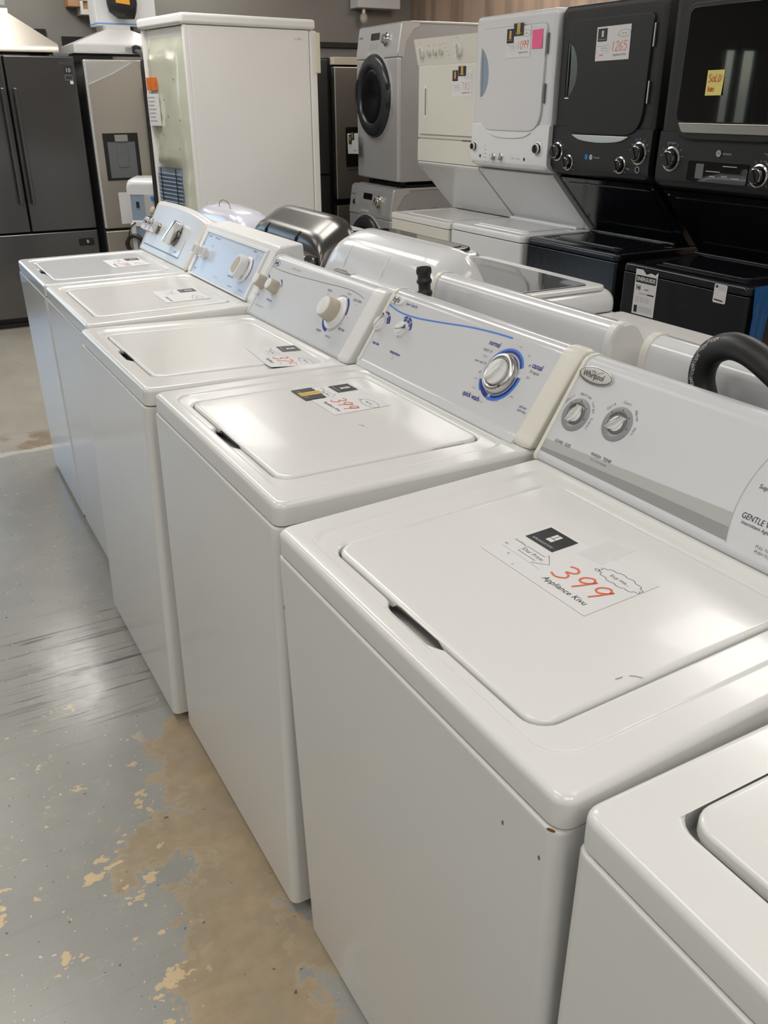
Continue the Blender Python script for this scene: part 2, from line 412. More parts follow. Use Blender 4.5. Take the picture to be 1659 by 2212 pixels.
for x, y, p in ((-.1, -2.4, LP), (.85, -.75, LP*.35), (.7, 2.9, LP*1.1), (.75, 4.4, LP*.9), (2.75, 1.25, LP*.95), (2.9, -1.2, LP*.6), (1.95, 6.15, LP*.7), (.30, 5.8, LP*1.1), (3.85, 2.7, LP*.6), (3.85, 4.6, LP*.9),  # a few match reflections; the others added to brighten lids and brown wall
                (-.85, -1.9, LP), (-.85, .2, LP*.65), (-.85, 2.3, LP*.75), (-.85, 4.4, LP*.4), (-2.9, -.3, LP*1.2), (-2.9, 2.0, LP*.4)):  # aisle-side lamps added as fill for washer fronts and floor
    troffer(x, y, True, p)

# ------------------------------------------------------------------ price sheets
DIG = {'3': [[(.05, .9), (.4, 1), (.75, .85), (.7, .65), (.4, .52), (.75, .42), (.85, .2), (.5, 0), (.05, .08)]],
 '9': [[(.8, .8), (.5, 1), (.15, .8), (.2, .55), (.5, .5), (.8, .75), (.82, .9), (.7, .4), (.55, 0)]],
 '7': [[(.05, .95), (.85, .97), (.55, .5), (.35, 0)]], '5': [[(.8, .97), (.25, .97), (.2, .6), (.55, .65), (.85, .4), (.6, .05), (.1, .02)]],
 '8': [[(.75, .85), (.45, 1), (.2, .78), (.5, .52), (.8, .22), (.5, 0), (.15, .22), (.5, .52), (.75, .85)]],
 '1': [[(.45, 1), (.4, 0)]], '0': [[(.5, 1), (.15, .6), (.25, .1), (.6, .02), (.85, .45), (.75, .9), (.5, 1)]],
 '2': [[(.15, .8), (.45, 1), (.8, .8), (.5, .4), (.1, .02), (.9, .06)]], '6': [[(.7, 1), (.3, .7), (.15, .3), (.4, 0), (.75, .15), (.7, .42), (.3, .4)]],
 '4': [[(.4, 1), (.15, .45), (.8, .45)], [(.65, .9), (.6, 0)]],
 'S': [[(.8, .9), (.45, 1), (.2, .8), (.5, .5), (.75, .25), (.45, 0), (.1, .1)]], 'O': [[(.5, .65), (.2, .45), (.25, .1), (.55, .02), (.8, .3), (.7, .6), (.5, .65)]],
 'L': [[(.3, 1), (.2, .05), (.75, .1)]], 'D': [[(.2, .9), (.25, 0), (.7, .2), (.8, .6), (.2, .95)]], 'k': [[(.2, 1), (.2, 0)], [(.7, .6), (.22, .35), (.75, 0)]], 'm': [[(.1, 0), (.2, .6), (.35, .6), (.45, .05), (.6, .6), (.75, .6), (.85, 0)]], 's': [[(.75, .55), (.4, .6), (.3, .42), (.65, .25), (.5, .02), (.15, .05)]]}
def hand(mb, F, txt, x, y, h, m, wd, adv=.85, sl=.12):
    for ch in txt:
        for st in DIG[ch]:
            pts = spline([V((u, v, 0)) for u, v in st], 5)
            mb.stroke(F, [(x+p.x*h*.72+p.y*h*sl, y+p.y*h) for p in pts], wd, m, .0009)
        x += h*adv*.8
def price_sheet(F, label, number, W=.216, H=.137, curl=0., redline=False, faint=False, logo=True, group='price sheets on the machines', name='price_sheet'):
    t = thing(name, label, 'price sheet', mat=Matrix.Translation(F.O), group=group)
    G = Fr((0, 0, 0), F.ex, F.ey, F.ez); K = W/.216; Kv = H/.137
    n = 10; sheet = MB(PAPER)
    L = [[G.p(W*i/n, 0, .0003+curl*max(0, (i/n-.7)/.3)**2) for i in range(n+1)], [G.p(W*i/n, H*.5, .0003+curl*.3*max(0, (i/n-.7)/.3)**2) for i in range(n+1)], [G.p(W*i/n, H, .0003) for i in range(n+1)]]
    sheet.loft(L, None, False, False, False)
    sheet.loft([[V(p)-G.ez*.00025 for p in l] for l in L], None, False, False, False, True)
    sheet.build('paper', t, flat=True)
    if logo:
        b = MB(INK); u0, u1, v0, v1 = .008*K, .068*K, .078*Kv, .130*Kv
        b.poly(G, [(u0, v0), (u1, v0), (u1, v1), (u0, v1)], INK, .0007)
        cu, cv = (u0+u1)/2, (v0+v1)/2+.005*Kv
        b.poly(G, [(cu-.006*K, cv-.012*Kv), (cu+.007*K, cv-.012*Kv), (cu+.007*K, cv+.012*Kv), (cu-.006*K, cv+.012*Kv)], PAPER, .0010)
        b.stroke(G, [(cu-.006*K, cv-.003*Kv), (cu+.007*K, cv-.003*Kv)], .0012*K, INK, .0012); b.stroke(G, [(cu+.0005*K, cv-.003*Kv), (cu+.0005*K, cv+.011*Kv)], .0012*K, INK, .0012)
        b.text(G.at(cu, v0+.008*Kv), 'APPLIANCE KIVU', .0058*K, PAPER, w=.0011)
        b.build('black_logo_block', t, 'black square logo block with white appliance emblem', flat=True)
    p = MB(INK_G)
    ar = [(.036, .060), (.073, .060), (.073, .068), (.094, .050), (.073, .033), (.073, .041), (.036, .041)]
    p.stroke(G, [(u*K, v*Kv) for u, v in ar], .0011*K, INK_G, closed=True)
    p.text(G.at(.058*K, .0505*Kv), 'Our Price:', .0105*K, INK_G)
    cl = []
    for k in range(12):
        a0 = 2*PI*k/12
        for j in range(5):
            a = a0+2*PI/12*j/5; q = abs(math.sin(PI*j/5))
            cl.append(((.178+.034*math.cos(a)*(1+.13*q))*K, (.104+.0125*math.sin(a)*(1+.24*q))*Kv))
    p.stroke(G, cl, .0012*K, INK_G, closed=True)
    p.stroke(G, ellipse(.140*K, .098*Kv, .004*K, .0025*Kv, 14), .0011*K, INK_G, closed=True)
    p.text(G.at(.178*K, .104*Kv), 'buy me...', .0098*K, INK_G)
    p.text(G.at(.156*K, .021*Kv), 'Appliance Kivu', .0138*K, INK, shear=.15)
    p.text(G.at(.006*K, .060*Kv), 'Condition:', .006*K, INK_G, 'LEFT'); p.stroke(G, [(.03*K, .0575*Kv), (.034*K, .0575*Kv)], .0008*K)
    for q, (u, v) in zip(('W:', 'P:', 'L:'), ((.010, .040), (.036, .022), (.064, .008))): p.text(G.at(u*K, v*Kv), q, .006*K, INK_G)
    p.stroke(G, [(.01*K, .032*Kv), (.095*K, .030*Kv)], .0006*K, INK_P)
    p.build('printing', t, flat=True)
    if number:
        r = MB(RED if not faint else principled('faded_red_marker', (.66, .30, .24), .6)); hand(r, G, number, (.108 if len(number) < 4 else .098)*K, .036*Kv, .038*K, None, .0030*K, 1.02 if len(number) < 4 else .82)
        if redline: r.stroke(G, [(.025*K, .022*Kv), (.05*K, .024*Kv)], .004*K)
        r.build('handwritten_price', t, 'price handwritten in red marker', flat=True)
    return t
def promo_card(F, label, W=.052, H=.08, group='black promotion cards'):
    t = thing('promotion_card', label, 'promotion card', mat=Matrix.Translation(F.O), group=group)
    G = Fr((0, 0, 0), F.ex, F.ey, F.ez)
    MB(INK).prism(G, [(0, 0), (W, 0), (W, H), (0, H)], .0007).build('card', t, flat=True)
    e = MB(GOLD); cu, cv = W/2, H*.58; K = W/.052
    e.poly(G, [(cu-.008*K, cv-.017*K), (cu-.0008, cv-.017*K), (cu-.0008, cv+.017*K), (cu-.008*K, cv+.017*K)], None, .001); e.poly(G, [(cu+.0008, cv-.017*K), (cu+.008*K, cv-.017*K), (cu+.008*K, cv+.017*K), (cu+.0008, cv+.017*K)], None, .001)
    e.text(G.at(cu, H*.2), 'APPLIANCE', .0065*K, w=.001)
    e.build('gold_emblem', t, flat=True)
    return t

# ------------------------------------------------------------------ front row washers
WM = [[-.0015, -.6959, .0244, -.0016, .0005, .0008], [.018, 0, .0121, .014, -.001, -.0274], [-.0091, .7157, .0318, .0108, .0024, .0118],
      [-.039, 1.4255, .0278, .0045, -.005, .0292], [.0136, 2.1180, .0291, -.003, -.003, -.0079], [.018, 2.801, .0248, -.0120, -.0110, -.0084]]
H = .895; HW = .3395
FA = V((.520, H+.025)); FB = V((.606, H+.158)); FE = (FB-FA).normalized()
def face(y, s, w=0):
    e3 = V((FE.x, 0, FE.y)); n3 = V((-FE.y, 0, FE.x))
    return Fr(V((FA.x, y, FA.y))+e3*s+n3*w, (0, -1, 0), e3, n3)
FLAT = Fr((0, 0, 0), (0, -1, 0), (1, 0, 0), (0, 0, 1))
FLARE = [(.500, .0), (.4992, .0032), (.5030, .0066), (.5085, .0105), (.5125, .0142), (.5155, .018)]
PROF = [(.5125, .0), (.5095, .003), (.5088, .0066), (.5098, .0105), (.5118, .0142), (.5155, .018)]+[(.520+.086*t, .025+.133*t) for t in (0, .25, .5, .75, 1)]+[(.6105, .1645), (.617, .1695), (.626, .172), (.640, .172), (.650, .168), (.658, .160), (.663, .148), (.664, .13), (.664, 0)]
def prof_loop(y, grow=0., zs=1., dx=0., fl=False):
    P = [(x, z) for x, z in ((FLARE+PROF[6:]) if fl else PROF)]
    if grow: P = offset(P[::-1], grow)[::-1]
    return [(x+dx, y, H+max(z*zs if z > .02 else z, 0)) for x, z in P]

def sm(t): t = max(0, min(1, t)); return t*t*(3-2*t)
def washer_body(i, lid='notch', cab=None, step=True, lx=(.047, .478), ly=.243, gap=.005, near_side=True):
    M = WM[i]
    cz, sz = math.cos(M[3]), math.sin(M[3])
    rot = Matrix.Rotation(M[3], 4, 'Z') @ Matrix.Rotation(M[5], 4, 'Y') @ Matrix.Rotation(M[4], 4, 'X')
    mat = Matrix.Translation(M[:3]) @ rot
    labs = ['white top-load washer nearest the camera, cut off at the bottom right', 'white top-load washer with a grey-banded console and 399 sheet on its lid',
            'white top-load washer with a blue curved line and large metal-ringed dial', 'white top-load washer with beige knobs and a thin black curved line',
            'white washer with a boxy console framing a blue-grey panel', 'farthest white washer of the front row, with chrome half-round knobs']
    t = thing('washing_machine', labs[i], 'washing machine', mat=mat, group='white top-load washers in the front row')
    E_ = cab or ENAMEL
    zt = H-.044
    c = MB(E_); L = []
    for z, ins in ((.0, .006), (.0, .0), (.004, .0), (zt-.004, 0), (zt-.001, .0012), (zt, .004), (zt, .012)):
        L.append([(x, y, z) for x, y in rrect(-.003+ins, .655-ins, -HW+.002+ins, HW-.002-ins, .017)])
    c.loft(L); c.build('cabinet', t)
    # levelling feet down to the floor
    for fx in (.06, .59):
        for fy in (-.28, .28):
            zw = (mat @ V((fx, fy, 0))).z
            MB(BLACK_P).lathe(Fr((fx, fy, 0), (1, 0, 0), (0, 1, 0)), [(.008, .002), (.008, -zw+.008), (.018, -zw+.006), (.018, -zw+.0003)][::-1], n=14).build('leveling_foot', t)
    has = lid == 'notch'
    win = lambda y: sm((y+.068)/.022)*sm((.072-y)/.022)
    gb = (-.09, .09, (lambda y: -.011*win(y)) if has else (lambda y: 0)); lb = nb0 = (-.09, .09, lambda y: 0); nb = (-.09, .09, lambda y: 0)
    d = MB(E_); L = []
    def lp(x0, x1, yh, r, z, b=nb): L.append([(x, y, z) for x, y in rrect(x0, x1, -yh, yh, r, 6, b)])
    z0 = zt+.0035
    lp(.008, .652, HW-.008, .016, z0); lp(.001, .656, HW-.001, .02, z0); lp(0, .657, HW, .021, z0+.002)
    for k in range(5):
        a = PI/2*k/4; q = .011*(1-math.cos(a)); lp(q, .657-q, HW-q, .021-q*.6, H-.011*(1-math.sin(a)))
    if step:
        for q, dz in ((0, 0), (.003, .0006), (.006, .0022), (.009, .0034), (.012, .0038)): lp(.028+q*.5, .505-q, .296-q, .045-q*.4, H-dz)
        zb = H-.0038
    else: zb = H-.0004; lp(.03, .50, .285, .04, zb)
    for q, dz in ((-.004, 0), (-.001, .001), (.0015, .0035), (.002, .008), (.002, .034)): lp(lx[0]+q, lx[1]-q, ly-q, .032-q, zb-dz, gb)
    lp(lx[0]+.035, lx[1]-.03, ly-.03, .02, zb-.034)
    d.loft(L); d.build('top_panel', t)
    def lp2(x0, x1, yh, r, z, k):
        L.append([(x, y, z+(k*win(y) if has and x < x0+.001 and abs(y) < .09 else 0)) for x, y in rrect(x0, x1, -yh, yh, r, 6, nb0)])
    l = MB(E_); L = []; zl = zb+.0016 if step else zb+.004
    for q, z, k in ((.006, zl-.018, .0125), (0, zl-.016, .0125), (0, zl-.006, .0032), (.0006, zl-.0035, .0012), (.002, zl-.0015, .0003), (.0045, zl-.0004, 0), (.008, zl, 0), (.04, zl+.0003, 0)): lp2(lx[0]+gap+q, lx[1]-gap-q, ly-gap-q, .029-q*.4, z, k)
    l.loft(L); l.build('lid', t)
    for s in (-1, 1):   # lid hinge pins at the back corners
        MB(GREY_D).lathe(Fr((.462, s*(ly-.0035), zb-.006), (1, 0, 0), (0, 0, 1), (0, s, 0)), [(.0025, -.002), (.0025, .003)], n=10).build('hinge_pin', t)
    return t, zl

def console_std(t, far=.012, near=.045, mat=None, capm=None, yo=.341, zs=1., fl=False):
    fm = mat or FACE_W; cm = capm or PLASTIC_C
    c = MB(fm); c.loft([prof_loop(y, 0, zs, 0, fl) for y in (-yo+near, yo-far)], flip=True)
    o = c.build('console', t)
    for s, w_ in ((-1, near), (1, far)):
        e = MB(cm); a, b = s*(yo-w_-.0005), s*yo
        ys_ = [(a, 0.0022), (a+(b-a)*.25, .0030), (a+(b-a)*.6, .0026), (b-s*.006, .001), (b-s*.002, -.001), (b, -.005)]
        e.loft([prof_loop(y, g, zs) for y, g in ys_], flip=(s < 0) is False)
        # fix orientation for the near side
        e.build('end_cap', o, 'ivory plastic end cap')
    return o
def curved_text(mb, F, txt, R, amid, size, m, w=.0006):
    n = len(txt); stp = size*.62/R
    for k, ch in enumerate(txt):
        a = math.radians(amid)-(k-(n-1)/2)*stp
        G = Fr(F.p(R*math.cos(a), R*math.sin(a)), F.ex*math.sin(a)-F.ey*math.cos(a), F.ex*math.cos(a)+F.ey*math.sin(a), F.ez)
        mb.text(G, ch, size, m, w=w)
def blade_knob(parent, F, r, hgt, ang, m=None, blade=True, m2=None, name='knob', bl=.95, bw=.24):
    k = MB(m or PLASTIC_W)
    k.lathe(F, [(r, 0), (r, hgt*.25), (r*.95, hgt*.45), (r*.6, hgt*.62), (r*.0+.0005, hgt*.68)], c1=True)
    if blade:
        G = F.rot(math.radians(ang))
        pl = fillet([(-r*bl, -r*bw*.55), (r*.5, -r*bw), (r*bl*1.05, -.0006), (r*bl*1.05, .0006), (r*.5, r*bw), (-r*bl, r*bw*.55)], r*.12, 3)
        k.prism(G, pl, hgt, bev=r*.10, h0=hgt*.2, m=m2)
    return k.build(name, parent)

# --- washer 0 (nearest)
t0, z0 = washer_body(0, lx=(.066, .478), ly=.293-.0, lid=None, step=False, gap=.010)
o = console_std(t0)
for y in (.25, .16): blade_knob(o, face(y, .08), .02, .016, 60)
blade_knob(o, face(-.2, .08), .036, .022, 40)
# --- washer 1
t1, z1 = washer_body(1)
o = console_std(t1, .012, .02)
b = MB(GREY_L); F0 = face(0, 0)
Cy, Cs, Cr = -.262, .064, .192
def arcpt(s): return Cy+math.sqrt(max(0, Cr*Cr-(s-Cs)**2))
top = [(-.331, .0145), (.0785, .032)]
b.poly(F0, [(-.331, -.0080)]+[(-arcpt(s), s) for s in (-.0080, 0, .010, .020, .032)]+[(-.331, .0145)], GREY_L, .0004)
b.poly(F0, [(-.329, -.0081)]+[(-arcpt(s), s) for s in (-.0081, -.004, .003, .011)]+[(-.10, .0075), (-.25, .002), (-.329, -.002)], GREY_M, .0006)
b.build('grey_band', o, 'two-tone grey printed band')
b = MB(INK_G)
b.stroke(F0, [(-arcpt(s), s) for s in [-.012+.16*k/24 for k in range(25)]], .0011, GREY_L)
for yk, sk, labels in ((.292, .073, (('Small', 142), ('Medium', 88), ('Large', 38), ('Super', -8))), (.198, .085, (('Cold', 140), ('Cool', 90), ('Warm', 40), ('Hot', -2)))):
    for tx, a in labels: curved_text(b, face(yk, sk), tx, .0385, a, .0075, INK_G)
b.text(face(.287, .019), 'LOAD  SIZE', .0078, INK); b.text(face(.194, .0235), 'WASH  TEMP', .0082, INK); b.text(face(.194, .0145), 'ALL COLD RINSES', .0048, INK_G)
b.text(face(-.088, .081), 'Super Capacity Plus', .0095, INK, 'LEFT'); b.text(face(-.086, .035), 'GENTLE WASH', .0125, INK, 'LEFT', sx=.82); b.text(face(-.0905, .0255), 'Intermittent Agitation', .0072, INK, 'LEFT', sx=.9)
b.text(face(-.128, .003), 'PULL TO START', .0058, INK_G, 'LEFT'); b.text(face(-.130, -.004), 'PUSH TO STOP', .0058, INK_G, 'LEFT')
b.build('lettering', o, flat=True)
# oval badge
b = MB(SATIN); Fl = face(.290, .1475)
b.prism(Fl, ellipse(0, 0, .041, .0155, 40), .0035, .0012, CHROME)
b.prism(Fl, ellipse(0, 0, .037, .0125, 40), .0042, .0006, SATIN, .003)
b.text(Fl.at(-.004, -.001), 'Whirlpool', .0155, INK, w=.0046, sx=.78); b.stroke(Fl, [(-.012, .006), (-.007, .0075), (-.002, .006), (-.007, .0048)], .0008, INK, .0046, True)
b.stroke(Fl, [(p.x, p.y) for p in spline([V((.008, -.008, 0)), V((.001, -.004, 0)), V((.004, .004, 0)), V((.012, .008, 0)), V((.016, .0085, 0))], 6)], .0006, GREY_M, .0046)
b.build('badge', o, 'oval silver badge')
for (yk, sk, ang) in ((.292, .073, 68), (.198, .085, 45)):
    r_ = MB(GREY_R); Fk = face(yk, sk)
    r_.lathe(Fk, [(.0305, 0), (.0305, .001), (.029, .0022), (.0225, .0024), (.0205, .0018), (.020, -.006), (.004, -.0075)], c0=False)
    for a in (142, 90, 40, -5): r_.poly(Fk.rot(math.radians(a)), [(.024, -.0012), (.024, .0012), (.0275, 0)], INK, .0028)
    r_.arc(Fk, .0185, .0215, 35, 160, CHROME, .0032)
    ro = r_.build('dial_ring', o, 'grey dial ring')
    k = MB(PLASTIC_W, GREY_D)
    k.lathe(Fk.at(0, 0, -.005), [(.0185, 0), (.0185, .006), (.0165, .0075)], GREY_D)
    Gk = Fk.rot(math.radians(ang))
    k.lathe(Fk, [(.0135, 0), (.0135, .004), (.0115, .006), (.003, .0065)], PLASTIC_W)
    k.prism(Gk, fillet([(-.0175, -.0012), (-.006, -.0098), (.006, -.0098), (.019, -.0008), (.019, .0008), (.006, .0098), (-.006, .0098), (-.0175, .0012)], .003, 3), .0085, .0016, PLASTIC_W, .002)
    k.prism(Gk, [(-.0165, -.0006), (0, -.0030), (.018, -.0004), (.018, .0004), (0, .0016), (-.0165, .0006)], .0165, .0012, PLASTIC_W, .007)
    k.build('knob', o)
blade_knob(o, face(-.24, .075), .04, .026, 50)
price = price_sheet(Fr(t1.matrix_world @ V((.2335, .1165, z1+.0006)), t1.matrix_world.to_3x3() @ V((.012, -1, 0)), t1.matrix_world.to_3x3() @ V((1, .012, 0))),
    'white price sheet reading 399 on the lid of the nearest full washer', '399', .2195, .133)
# strip of clear tape over the sheet
Ft = Fr(t1.matrix_world @ V((.338, .028, z1+.0016)), t1.matrix_world.to_3x3() @ V((.10, -1, 0)), t1.matrix_world.to_3x3() @ V((1, .10, 0)))
tag(MB(TAPE).prism(Ft, [(0, 0), (.046, .002), (.048, .072), (.001, .066)], .0003).build('tape_strip', flat=True), 'clear tape strip holding the 399 sheet with one black logo', 'tape')
# scuffs and rust of washer 1
s = MB(GRIME)
for q in (((.178, -.221), (.184, -.222), (.188, -.222)), ((.196, -.2245), (.2015, -.229), (.206, -.236))): s.stroke(Fr((0, 0, z1+.0004), (1, 0, 0), (0, 1, 0)), q, .0010, GRIME)
for q in ((-.0001, .322, .759), (-.0001, -.255, .80), (-.0001, -.315, .805)): s.prism(Fr((q[0]-.0031, q[1], q[2]), (0, -1, 0), (0, 0, 1)), ellipse(0, 0, .0016, .0032, 8), .0003)
s.build('scuff_mark', t1, 'small grey scuff marks', flat=True)
r_ = MB(RUST); r_.prism(Fr((-.0005, -HW+.013, H-.0428), (.5, -.86, 0), (0, 0, 1)), ellipse(0, 0, .0045, .0016, 10), .0012); r_.build('rust_spot', t1, 'brown rust spot at the corner seam', flat=True)

# --- washer 2
t2, z2 = washer_body(2)
o = console_std(t2, .016, .046, principled('console_face_gloss', (.655, .665, .68), .10, spec=.5, bump=.06, bscale=25), PLASTIC_C, fl=True)
b = MB(BLUE_L)
pts = spline([V((-.333, .136, 0)), V((-.278, .127, 0)), V((-.23, .1255, 0)), V((-.174, .1285, 0)), V((-.087, .138, 0)), V((.01, .1495, 0)), V((.10, .1555, 0)), V((.146, .1567, 0))], 6)
b.stroke(F0, [(p.x, p.y) for p in pts], .0034, BLUE_L)
Fd = face(-.1690, .0815)
b.arc(Fd, .052, .0565, 30, 165, BLUE_L); b.arc(Fd, .0465, .052, 30, 178, BLUE); b.arc(Fd, .050, .0565, -95, 8, BLUE_L); b.arc(Fd, .0455, .0508, -88, 8, BLUE)
b.arc(Fd, .046, .0555, 205, 262, BLUE); b.arc(Fd, .0555, .059, 205, 232, BLUE_L)
for (yk, sk, angs) in ((.318, .083, ((95, 62), (55, 14))), (.224, .089, ((118, 92), (85, 54), (47, 12)))):
    for a1, a0 in angs: b.arc(face(yk, sk), .0215, .034, a0, a1, BLUE)
b.text(face(.262, .1505), 'Super Capacity', .0105, BLUE, 'LEFT', sx=.8, shear=.1)
for y, s_, tx, sz, m_, bo in ((-.105, .134, 'normal', .0155, BLUE, .0003), (-.252, .121, 'casual', .0155, BLUE, .0003), (-.118, .0185, 'quick wash', .0155, BLUE, .0003), (.297, .036, 'load size', .0105, BLUE, .0002), (.203, .033, 'temperature', .0105, BLUE, .0002),
    (-.094, .117, 'regular 10', .0088, INK_G, 0), (-.096, .104, 'heavy', .0072, INK_P, 0), (-.091, .090, 'super wash 10', .008, INK_G, 0), (-.105, .070, 'off', .0075, INK_G, 0), (-.103, .055, 'spin', .0065, INK_P, 0), (-.112, .036, 'rinse', .0065, INK_P, 0), (-.163, .0285, 'off', .0075, INK_G, 0), (-.195, .031, 'spin', .0065, INK_P, 0), (-.228, .05, 'rinse', .0065, INK_P, 0),
    (-.252, .1085, '10 regular', .0088, INK_G, 0), (-.243, .096, 'light', .0075, INK_P, 0), (-.230, .118, 'off', .0075, INK_G, 0), (-.215, .136, 'spin', .0065, INK_P, 0), (-.18, .146, 'rinse', .0065, INK_P, 0), (-.272, .040, 'pull start', .0075, BLUE, 0), (-.273, .0325, 'push stop', .0075, BLUE, 0), (-.148, .016, '4', .007, INK_G, 0), (-.156, .0165, '6', .007, INK_G, 0), (.203, .0235, 'cold', .0052, INK_P, 0), (.203, .018, 'rinses', .0052, INK_P, 0)):
    b.text(face(y, s_), tx, sz, m_, bold=bo, sx=.82)
for yk, sk, a, tx in ((.318, .083, 78, 'small'), (.318, .083, 34, 'large'), (.224, .089, 105, 'hot'), (.224, .089, 70, 'warm'), (.224, .089, 30, 'cold')):
    curved_text(b, face(yk, sk), tx, .0285, a, .0055, PAPER, .0008)
b.build('lettering', o, 'blue and grey printed lettering and arcs', flat=True)
b = MB(PLASTIC_W); Fl = face(.301, .1505); b.prism(Fl, ellipse(0, 0, .0315, .0115, 36), .004, .0015, PLASTIC_W); b.prism(Fl, ellipse(0, 0, .0295, .0100, 36), .0043, .0003, PAPER, .003); b.text(Fl, 'Inglis', .020, INK, w=.0046, bold=.0003, sx=.8, shear=.12); b.build('badge', o, 'white oval badge with black script')
for yk, sk, ang in ((.318, .083, 70), (.224, .089, 20)):
    Fk = face(yk, sk); k = MB(PLASTIC_W); G = Fk.rot(math.radians(ang))
    tear = [(.0185*math.cos(a), .0185*math.sin(a)) for a in [math.radians(50+260*i/24) for i in range(25)]]+[(.0285, -.0010), (.0285, .0010)]
    k.prism(G, tear, .009, .002, PLASTIC_W); k.prism(G, offset(tear, -.0045), .0135, .002, PLASTIC_W, .007)
    k.prism(G, [(-.012, -.001), (.004, -.0035), (.024, -.0006), (.024, .0006), (.004, .0015), (-.012, .001)], .0175, .0008, PLASTIC_W, .012)
    k.build('knob', o)
r_ = MB(SATIN); r_.lathe(Fd, [(.0435, 0), (.0435, .004), (.0415, .011), (.0385, .0145), (.034, .0155), (.030, .014), (.0275, .010)], SATIN, 48, c0=False); r_.build('dial_ring', o, 'brushed metal dial ring')
k = MB(PLASTIC_W); k.lathe(Fd, [(.0275, .008), (.0275, .016), (.026, .0185), (.002, .0195)], PLASTIC_W, 40, c0=False)
G = Fd.rot(math.radians(62)); k.prism(G, fillet([(-.027, -.0015), (-.012, -.008), (.014, -.008), (.0275, -.001), (.0275, .001), (.014, .005), (-.012, .005), (-.027, .0015)], .003, 3), .0285, .0018, PLASTIC_W, .016)
k.build('timer_knob', o)
MB(INK).prism(Fd.rot(math.radians(-42)).at(.036, 0, .0148), rpoly(-.002, .002, -.003, .003, .001), .0012).build('dial_mark', o)
price_sheet(Fr(t2.matrix_world @ V((.284, .205, z2+.0006)), t2.matrix_world.to_3x3() @ V((.006, -1, 0)), t2.matrix_world.to_3x3() @ V((1, .006, 0))), 'white price sheet reading 399 on the lid before the blue-lined console', '399', .19, .132)
promo_card(Fr(t2.matrix_world @ V((.272, .206, z2+.0018)), t2.matrix_world.to_3x3() @ V((0, -1, 0)), t2.matrix_world.to_3x3() @ V((1, 0, 0))), 'black card with gold emblem overlapping the second 399 price sheet', .078, .049)
s = MB(GRIME); s.stroke(Fr((0, 0, z2+.0004), (1, 0, 0), (0, 1, 0)), ((.30, -.06), (.306, -.068), (.305, -.075)), .0012, GRIME); s.stroke(Fr((0, 0, z2-.002), (1, 0, 0), (0, 1, 0)), ((.36, -.2405), (.43, -.2415)), .0016, GRIME); s.build('scuff_mark', t2, flat=True)

# --- washer 3
t3, z3 = washer_body(3)
o = console_std(t3, .008, .05, capm=PLASTIC_W)
b = MB(INK_G)
pts = spline([V((-.339, .139, 0)), V((-.27, .1345, 0)), V((-.147, .1365, 0)), V((-.05, .1410, 0)), V((.03, .1445, 0)), V((.12, .1495, 0)), V((.20, .150, 0)), V((.262, .142, 0))], 6)
b.stroke(F0, [(p.x, p.y) for p in pts], .0013, INK_G)
Fd3 = face(-.168, .080)
b.arc(Fd3, .0475, .0545, 5, 66, BLUE); b.arc(Fd3, .0475, .056, 205, 268, BLUE); b.arc(Fd3, .050, .0515, -85, 5, INK_G); b.arc(Fd3, .05, .0515, 70, 120, INK_G)
for y, s_, tx, sz, m_ in ((-.078, .130, 'CASUAL', .0095, BLUE), (-.238, .130, 'QUICK WASH', .0095, BLUE), (-.130, .020, 'NORMAL', .0095, BLUE), (-.236, .046, 'PRE WASH', .0095, BLUE), (.337, .040, 'LOAD SIZE', .0085, BLUE), (.238, .038, 'TEMPERATURE', .0085, BLUE), (.17, .152, 'AUTOMATIC WASHER', .008, INK_P), (.28, .010, 'EXTRA LARGE CAPACITY', .0075, INK_P), (-.188, .015, '14 REGULAR', .0075, INK_G), (-.078, .120, 'light', .006, INK_P), (-.182, .140, '10 regular', .0075, INK_G), (-.24, .119, 'light', .006, INK_P), (-.099, .076, 'heavy', .007, INK_G), (-.235, .08, 'rinse', .006, INK_P), (-.22, .06, 'off', .006, INK_G), (-.125, .012, 'light', .006, INK_P)):
    b.text(face(y, s_), tx, sz, m_, sx=.75)
for yk in (.329, .232): b.arc(face(yk, .083), .023, .0275, 12, 85, BLUE)
b.build('lettering', o, flat=True)
b = MB(PAPER); Fl = face(.311, .1515); b.prism(Fl, ellipse(0, 0, .022, .0095, 28), .0012, .0004, PAPER); b.arc(Fl, .0, .0001, 0, 10, BLUE); b.text(Fl, 'Inglis', .0165, BLUE, w=.002, bold=.0005, sx=.8, shear=.12); b.stroke(Fl, ellipse(0, 0, .0215, .0092, 28), .0012, BLUE, .0016, True); b.build('badge', o, 'small oval badge with blue script')
for yk in (.333, .236):
    Fk = face(yk, .080); k = MB(BEIGE); k.lathe(Fk, [(.021, 0), (.021, .004), (.0195, .02), (.0185, .027), (.0165, .0295)], BEIGE, c0=False); k.lathe(Fk, [(.0165, .029), (.0155, .0315), (.012, .0325), (.001, .0328)], PLASTIC_W, c0=False); k.build('knob', o, 'beige knob with white cap')
k = MB(PLASTIC_W); k.lathe(Fd3, [(.046, 0), (.046, .003), (.044, .0045), (.036, .006), (.032, .011)], PLASTIC_W, 40, c0=False); k.build('dial_ring', o)
k = MB(BEIGE); k.lathe(Fd3, [(.032, .008), (.0305, .034), (.0285, .041), (.026, .043)], BEIGE, 36, c0=False); k.lathe(Fd3, [(.026, .0425), (.025, .0455), (.02, .047), (.001, .0475)], PLASTIC_W, 36, c0=False); k.build('timer_knob', o, 'large beige knob with white cap')
price_sheet(Fr(t3.matrix_world @ V((.345, -.075, z3+.0008)), t3.matrix_world.to_3x3() @ V((-.09, -1, 0)), t3.matrix_world.to_3x3() @ V((1, -.09, 0))), 'white price sheet reading 375, one corner curling, on a washer lid', '375', .216, .137, curl=.004)

